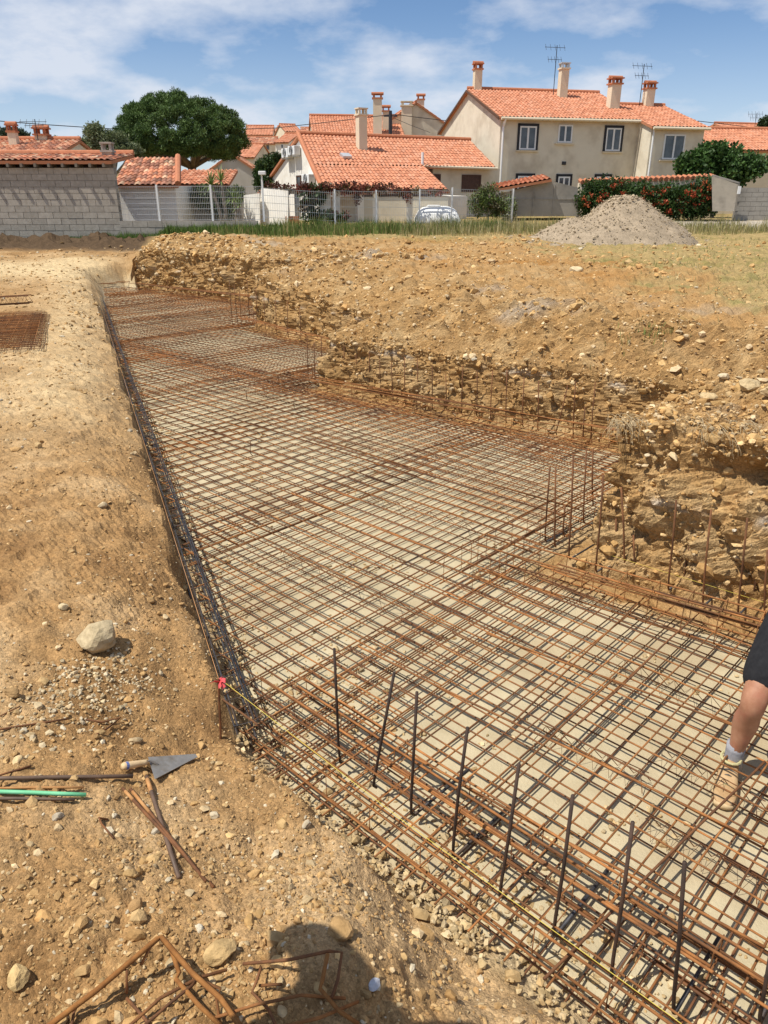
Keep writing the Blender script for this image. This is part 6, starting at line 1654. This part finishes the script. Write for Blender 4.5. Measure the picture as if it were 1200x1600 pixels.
# ------------------------------------------------------------------ spare mesh panels and lattice beam on the left
def spare_mesh(label, quad, z, pitch, mats, seed):
    rnd = random.Random(seed)
    a, b_, c_, d_ = quad
    root = thing('spare_mesh_sheet', (a + c_) / 2, label, 'steel mesh', 'spare mesh panels stacked on the soil')
    na, nb = int((b_ - a).length / pitch), int((d_ - a).length / pitch)
    for i in range(na + 1):
        p, q = a.lerp(b_, i / na), d_.lerp(c_, i / na); place('wire', rnd.choice(mats), p + UP * z, q + UP * z, root)
    for i in range(nb + 1):
        p, q = a.lerp(d_, i / nb), b_.lerp(c_, i / nb); place('wire', rnd.choice(mats), p + UP * (z + 0.008), q + UP * (z + 0.008), root)
qd = [gpt(-150, 560), gpt(60, 548), gpt(72, 495), gpt(-80, 500)]
for k in range(4):
    off = Vector((random.uniform(-0.07, 0.07), random.uniform(-0.12, 0.12), 0))
    spare_mesh('%s sheet from the top in the stack of rusty mesh at left' % ORD[3 - k].capitalize(), [p + off for p in qd], 0.03 + k * 0.022, 0.15, WIRES if k % 2 else WIRES_D, 400 + k)
la_, lb_ = gpt(-90, 500) + UP * 0.2, gpt(52, 491) + UP * 0.2
lat = thing('lattice_beam', (la_ + lb_) / 2, 'dark lattice girder lying across the stacked mesh at left', 'girder')
sdv = Vector((0, 0.14, 0)); L_ = (lb_ - la_)
for sv in (-1, 1):
    for zv in (0, 0.13):
        MB().tube([la_ + sdv * sv * 0.5 + UP * zv, lb_ + sdv * sv * 0.5 + UP * zv], 0.009, 6).build('chord', RUST_DARK, lat)
    pts = [la_ + L_ * (i / 22) + sdv * sv * 0.5 + UP * (0.13 if i % 2 else 0) for i in range(23)]
    MB().tube(pts, 0.006, 4).build('lacing', RUST_DARK, lat)

# ------------------------------------------------------------------ the worker whose leg stands on the mesh at right
SKIN = M('skin', (0.36, 0.165, 0.092), (0.46, 0.235, 0.14), scale=22, rough=0.5, bump=0.0012, bscale=200, spec=0.4, c3=(0.40, 0.15, 0.09), s3=9)
SHORTS = M('black_cloth', (0.010, 0.010, 0.012), (0.018, 0.018, 0.02), scale=40, rough=0.9, bump=0.002, bscale=60)
SHIRT = M('navy_cloth', (0.03, 0.035, 0.07), (0.045, 0.05, 0.09), scale=30, rough=0.9, bump=0.002, bscale=50)
SOCK = M('grey_sock', (0.26, 0.26, 0.28), (0.33, 0.33, 0.35), scale=80, rough=0.95, bump=0.0015, bscale=300)
SHOE = M('tan_suede', (0.36, 0.22, 0.10), (0.50, 0.34, 0.18), scale=18, rough=0.85, bump=0.001, bscale=200)
SOLE = M('shoe_sole', (0.60, 0.46, 0.26), (0.50, 0.36, 0.20), scale=30, rough=0.8)
LACE = M('shoe_trim', (0.48, 0.43, 0.22), rough=0.8)
DGREY = M('shoe_dark', (0.09, 0.085, 0.08), rough=0.85)
HAIR = M('hair', (0.03, 0.02, 0.014), rough=0.7)
def skin_mesh(name, pts, edges, mat, parent, root_i=0, sub=2):
    me = bpy.data.meshes.new(name); off = wpos(parent)
    me.from_pydata([Vector(p[0]) - off for p in pts], edges, [])
    o = bpy.data.objects.new(name, me); me.materials.append(mat); link(o, parent)
    md = o.modifiers.new('skin', 'SKIN'); md.use_smooth_shade = True
    if not me.skin_vertices: me.skin_vertices.new()
    for i, p in enumerate(pts):
        r = p[1]; me.skin_vertices[0].data[i].radius = (r, r) if not isinstance(r, tuple) else r
        me.skin_vertices[0].data[i].use_root = (i == root_i)
    sb = o.modifiers.new('sub', 'SUBSURF'); sb.levels = sub; sb.render_levels = sub
    return o
ZF = -0.485
heel = G(1137, 1207, ZF + 0.02); toe = G(1131, 1249, ZF + 0.02)
fdir = Vector((toe.x - heel.x, toe.y - heel.y, 0)).normalized()
ank = W(1143, 1176, heel.y + 0.02); ank.z = ZF + 0.13
ank = Vector((heel.x + 0.02, heel.y + 0.015, ZF + 0.11))
knee = W(1176, 1103, heel.y - 0.04)
hipR = knee + Vector((0.20, 0.19, 0.35))
worker = thing('person', (hipR.x, hipR.y, ZF), 'worker in black shorts and tan shoes standing on the mesh at the right edge', 'person')
side = Vector((fdir.y, -fdir.x, 0)) * -1                        # towards the worker's other leg
if side.x < 0: side = -side
pel = hipR + side * 0.10 + Vector((0, 0.02, 0.06))
hipL = hipR + side * 0.20
kneeL = hipL + Vector((0.06, -0.02, -0.43)); ankL = Vector((hipL.x + 0.14, hipL.y + 0.16, ZF + 0.11))
chest = pel + Vector((0.02, -0.10, 0.40)); neck = chest + Vector((0.0, -0.08, 0.16)); head = neck + Vector((-0.01, -0.06, 0.12)); crown = head + Vector((0, -0.02, 0.10))
shR, shL = chest + Vector((0, -0.04, 0.08)) - side * 0.19, chest + Vector((0, -0.04, 0.08)) + side * 0.19
elR, elL = shR + Vector((0.02, -0.08, -0.28)) - side * 0.03, shL + Vector((0.06, -0.10, -0.27))
wrR, wrL = elR + Vector((0.06, -0.16, -0.18)) + side * 0.06, elL + Vector((-0.02, -0.18, -0.17))
bk_ = -fdir * 0.018
B = [(pel, 0.13), (pel + Vector((0, -0.03, 0.18)), 0.125), (chest, 0.15), (neck, 0.058), (head, (0.075, 0.088)), (crown, 0.06),
     (hipR, 0.088), (hipR.lerp(knee, 0.5), 0.076), (knee + Vector((0, 0, 0.05)), 0.058), (knee + fdir * 0.012, 0.054), (knee.lerp(ank, 0.16), 0.047), (knee.lerp(ank, 0.34) + bk_ * 1.5, 0.062), (knee.lerp(ank, 0.55) + bk_, 0.050), (knee.lerp(ank, 0.8), 0.036), (ank, 0.034),
     (hipL, 0.088), (hipL.lerp(kneeL, 0.5), 0.076), (kneeL, 0.055), (kneeL.lerp(ankL, 0.35), 0.057), (kneeL.lerp(ankL, 0.8), 0.037), (ankL, 0.034),
     (shR, 0.06), (elR, 0.042), (wrR, 0.027), (shL, 0.06), (elL, 0.042), (wrL, 0.027)]
ED = [(0, 1), (1, 2), (2, 3), (3, 4), (4, 5), (0, 6), (6, 7), (7, 8), (8, 9), (9, 10), (10, 11), (11, 12), (12, 13), (13, 14), (0, 15), (15, 16), (16, 17), (17, 18), (18, 19), (19, 20), (2, 21), (21, 22), (22, 23), (2, 24), (24, 25), (25, 26)]
def add_hand(wi, d):
    w = B[wi][0]; pd = d.normalized(); sx = pd.cross(UP).normalized()
    pm = len(B); B.append((w + pd * 0.06, (0.036, 0.018))); ED.append((wi, pm))
    for k, (o_, L) in enumerate(((-0.03, 0.065), (-0.01, 0.078), (0.01, 0.073), (0.03, 0.056))):
        a = len(B); B.append((w + pd * 0.095 + sx * o_, 0.0095)); B.append((w + pd * (0.095 + L * 0.5) + sx * o_ * 1.15 - UP * 0.012, 0.0088)); B.append((w + pd * (0.09 + L) + sx * o_ * 1.15 - UP * 0.035, 0.0075))
        ED.extend([(pm, a), (a, a + 1), (a + 1, a + 2)])
    a = len(B); B.append((w + pd * 0.05 - sx * 0.045 - UP * 0.005, 0.011)); B.append((w + pd * 0.085 - sx * 0.065 - UP * 0.02, 0.0095)); ED.extend([(pm, a), (a, a + 1)])
add_hand(23, Vector((0.1, -0.8, -0.6))); add_hand(26, Vector((-0.1, -0.8, -0.6)))
body = skin_mesh('body', B, ED, SKIN, worker)
nose = head - Vector((0, 0.088, 0.01))
MB().loft([[nose + Vector((x * 0.012, 0, 0.03)) for x in (-0.4, 0.4, 0.4, -0.4)], [nose + Vector((x * 0.016, -0.022 * (1 if abs(y) else 0), y)) for x, y in ((-1, 0.001), (1, 0.001), (1, -0.012), (-1, -0.012))]]).build('nose', SKIN, worker)
for s_ in (-1, 1):
    MB().tube([head + Vector((s_ * 0.03, -0.082, 0.02)), head + Vector((s_ * 0.03, -0.088, 0.02))], 0.011, 8).build('eye', BLACK, worker)
    MB().tube([head + Vector((s_ * 0.078, 0, 0.02)), head + Vector((s_ * 0.09, 0.01, 0.0)), head + Vector((s_ * 0.08, 0.0, -0.03))], 0.012, 6).build('ear', SKIN, worker)
MB().tube([head + Vector((-0.025, -0.086, -0.045)), head + Vector((0.025, -0.086, -0.045))], 0.005, 6).build('mouth', M('lips', (0.35, 0.12, 0.09), rough=0.6), worker)
rings = []
for e_ in np.linspace(0.05, 1.5, 7):
    rings.append([head + Vector((0, 0.015, 0.045)) + Vector((0.098 * math.cos(a) * math.cos(e_), 0.105 * math.sin(a) * math.cos(e_), 0.115 * math.sin(e_))) for a in np.linspace(0, 2 * math.pi, 16, endpoint=False)])
MB().loft(rings).build('hair', HAIR, worker, smooth=True)
hemR = knee.lerp(hipR, 0.07); hemL = kneeL.lerp(hipL, 0.1)
SB = [(pel + Vector((0, -0.01, 0.10)), 0.155), (pel, 0.16), (hipR, 0.112), (hipR.lerp(knee, 0.5), 0.105), (hemR, 0.098), (hipL, 0.112), (hipL.lerp(kneeL, 0.5), 0.105), (hemL, 0.098)]
skin_mesh('shorts', SB, [(0, 1), (1, 2), (2, 3), (3, 4), (1, 5), (5, 6), (6, 7)], SHORTS, worker, 1)
TB = [(pel + Vector((0, -0.02, 0.05)), 0.158), (pel + Vector((0, -0.03, 0.2)), 0.15), (chest, 0.175), (chest.lerp(neck, 0.8), 0.072), (shR, 0.082), (shR.lerp(elR, 0.55), 0.068), (shL, 0.082), (shL.lerp(elL, 0.55), 0.068)]
skin_mesh('t_shirt', TB, [(0, 1), (1, 2), (2, 3), (2, 4), (4, 5), (2, 6), (6, 7)], SHIRT, worker, 1)
def shoe(hl, fd, ankp):
    sx = Vector((fd.y, -fd.x, 0)); L = 0.285; h0 = Vector((hl.x, hl.y, ZF)) - fd * 0.05
    def ring(t, w, z0, z1, n=14):
        c = h0 + fd * (t * L); out = []
        for k in range(n):
            a = 2 * math.pi * k / n; x = math.copysign(abs(math.cos(a)) ** 0.75, math.cos(a)); y = math.copysign(abs(math.sin(a)) ** 0.8, math.sin(a))
            out.append(c + sx * x * w + UP * (z0 + (z1 - z0) * (y * 0.5 + 0.5)))
        return out
    up = [ring(0.0, 0.022, 0.03, 0.085), ring(0.05, 0.034, 0.022, 0.105), ring(0.16, 0.039, 0.02, 0.108), ring(0.30, 0.041, 0.02, 0.098), ring(0.42, 0.044, 0.02, 0.085), ring(0.55, 0.048, 0.02, 0.072), ring(0.70, 0.051, 0.02, 0.060), ring(0.84, 0.048, 0.022, 0.052), ring(0.94, 0.038, 0.024, 0.044), ring(1.0, 0.018, 0.028, 0.036)]
    sh = MB().loft(up).build('shoe', SHOE, worker, smooth=True, sub=1)
    so = [ring(-0.02, 0.026, 0.0, 0.03), ring(0.06, 0.040, 0.0, 0.032), ring(0.25, 0.042, 0.003, 0.03), ring(0.45, 0.045, 0.004, 0.028), ring(0.65, 0.053, 0.0, 0.028), ring(0.85, 0.051, 0.0, 0.03), ring(0.97, 0.038, 0.004, 0.036), ring(1.02, 0.018, 0.012, 0.038)]
    MB().loft(so).build('sole', SOLE, sh, smooth=True)
    for t in (0.40, 0.49, 0.58):
        zz = 0.090 - (t - 0.40) * 0.13
        c = h0 + fd * (t * L); MB().tube([c - sx * 0.03 + UP * (zz - 0.012), c + UP * (zz + 0.002), c + sx * 0.03 + UP * (zz - 0.012)], 0.0035, 5).build('lace', DGREY, sh)
    c = h0 + fd * (0.66 * L); MB().tube([c - sx * 0.046 + UP * 0.045, c + UP * 0.067, c + sx * 0.046 + UP * 0.045], 0.003, 5).build('seam', LACE, sh)
    c = h0 + fd * (0.17 * L); MB().tube([c + sx * math.cos(a) * 0.041 + fd * math.sin(a) * 0.052 + UP * (0.104 + 0.006 * math.sin(a)) for a in np.linspace(0, 2 * math.pi, 15)], 0.0065, 6).build('collar', LACE, sh)
    MB().tube([ankp - UP * 0.06, ankp - UP * 0.02, ankp + UP * 0.03, ankp + UP * 0.062], [0.043, 0.040, 0.040, 0.0415], 14).build('sock', SOCK, worker, smooth=True)
shoe(heel, fdir, ank); shoe(ankL, (fdir + Vector((0.4, 0, 0))).normalized(), ankL)

# ------------------------------------------------------------------ stand-in figure added out of view at left to cast the pit-edge shadow
def shadow_figure():
    ft = Vector((-1.04, 0.82, 0.0)); ft.z = gz(ft.x, ft.y)
    w = thing('person', ft, 'unseen stand-in figure in blue overalls, added to cast the shadow on the pit edge', 'person')
    sx = Vector((0.34, -0.94, 0)); fw = Vector((0.94, 0.34, 0))
    aR, aL = ft - sx * 0.13 + UP * 0.09, ft + sx * 0.13 + UP * 0.09
    kR, kL = aR + fw * 0.04 + UP * 0.42, aL + fw * 0.04 + UP * 0.42
    pv = ft + fw * 0.06 + UP * 0.98; ch = pv + fw * 0.20 + UP * 0.44; nk = ch + fw * 0.04 + UP * 0.14; hd = nk + fw * 0.02 + UP * 0.13; cr_ = hd + UP * 0.09
    hR, hL = pv - sx * 0.10 - UP * 0.05, pv + sx * 0.10 - UP * 0.05
    sR, sL = ch - sx * 0.22 + UP * 0.09, ch + sx * 0.22 + UP * 0.09
    eR, eL = sR - sx * 0.20 - UP * 0.16 - fw * 0.03, sL + sx * 0.20 - UP * 0.16 - fw * 0.03
    wR, wL = eR + sx * 0.14 - UP * 0.14 + fw * 0.02, eL - sx * 0.14 - UP * 0.14 + fw * 0.02
    P = [(pv, 0.13), (ch, 0.15), (nk, 0.058), (hd, (0.08, 0.09)), (cr_, 0.06), (hR, 0.09), (kR, 0.058), (aR, 0.036), (hL, 0.09), (kL, 0.058), (aL, 0.036), (sR, 0.06), (eR, 0.042), (wR, 0.028), (sL, 0.06), (eL, 0.042), (wL, 0.028)]
    E_ = [(0, 1), (1, 2), (2, 3), (3, 4), (0, 5), (5, 6), (6, 7), (0, 8), (8, 9), (9, 10), (1, 11), (11, 12), (12, 13), (1, 14), (14, 15), (15, 16)]
    skin_mesh('body', P, E_, SKIN, w)
    ov = M('blue_overalls', (0.05, 0.08, 0.17), (0.07, 0.10, 0.2), scale=30, rough=0.9)
    skin_mesh('overalls', [(ch, 0.175), (pv, 0.155), (hR, 0.11), (kR, 0.082), (aR + UP * 0.05, 0.07), (hL, 0.11), (kL, 0.082), (aL + UP * 0.05, 0.07), (sR, 0.08), (eR, 0.06), (sL, 0.08), (eL, 0.06)],
              [(0, 1), (1, 2), (2, 3), (3, 4), (1, 5), (5, 6), (6, 7), (0, 8), (8, 9), (0, 10), (10, 11)], ov, w)
    for a_ in (aR, aL):
        b_ = Vector((a_.x, a_.y, ft.z + 0.05))
        MB().tube([b_ - fw * 0.08, b_ - fw * 0.02, b_ + fw * 0.1, b_ + fw * 0.19], [0.035, 0.05, 0.045, 0.03], 10).build('boot', DGREY, w, smooth=True)
    rings = [[hd + UP * 0.02 + Vector((0.10 * math.cos(a) * math.cos(e_), 0.10 * math.sin(a) * math.cos(e_), 0.11 * math.sin(e_))) for a in np.linspace(0, 2 * math.pi, 16, endpoint=False)] for e_ in np.linspace(0.0, 1.5, 6)]
    MB().loft(rings).build('cap', ov, w, smooth=True)
shadow_figure()
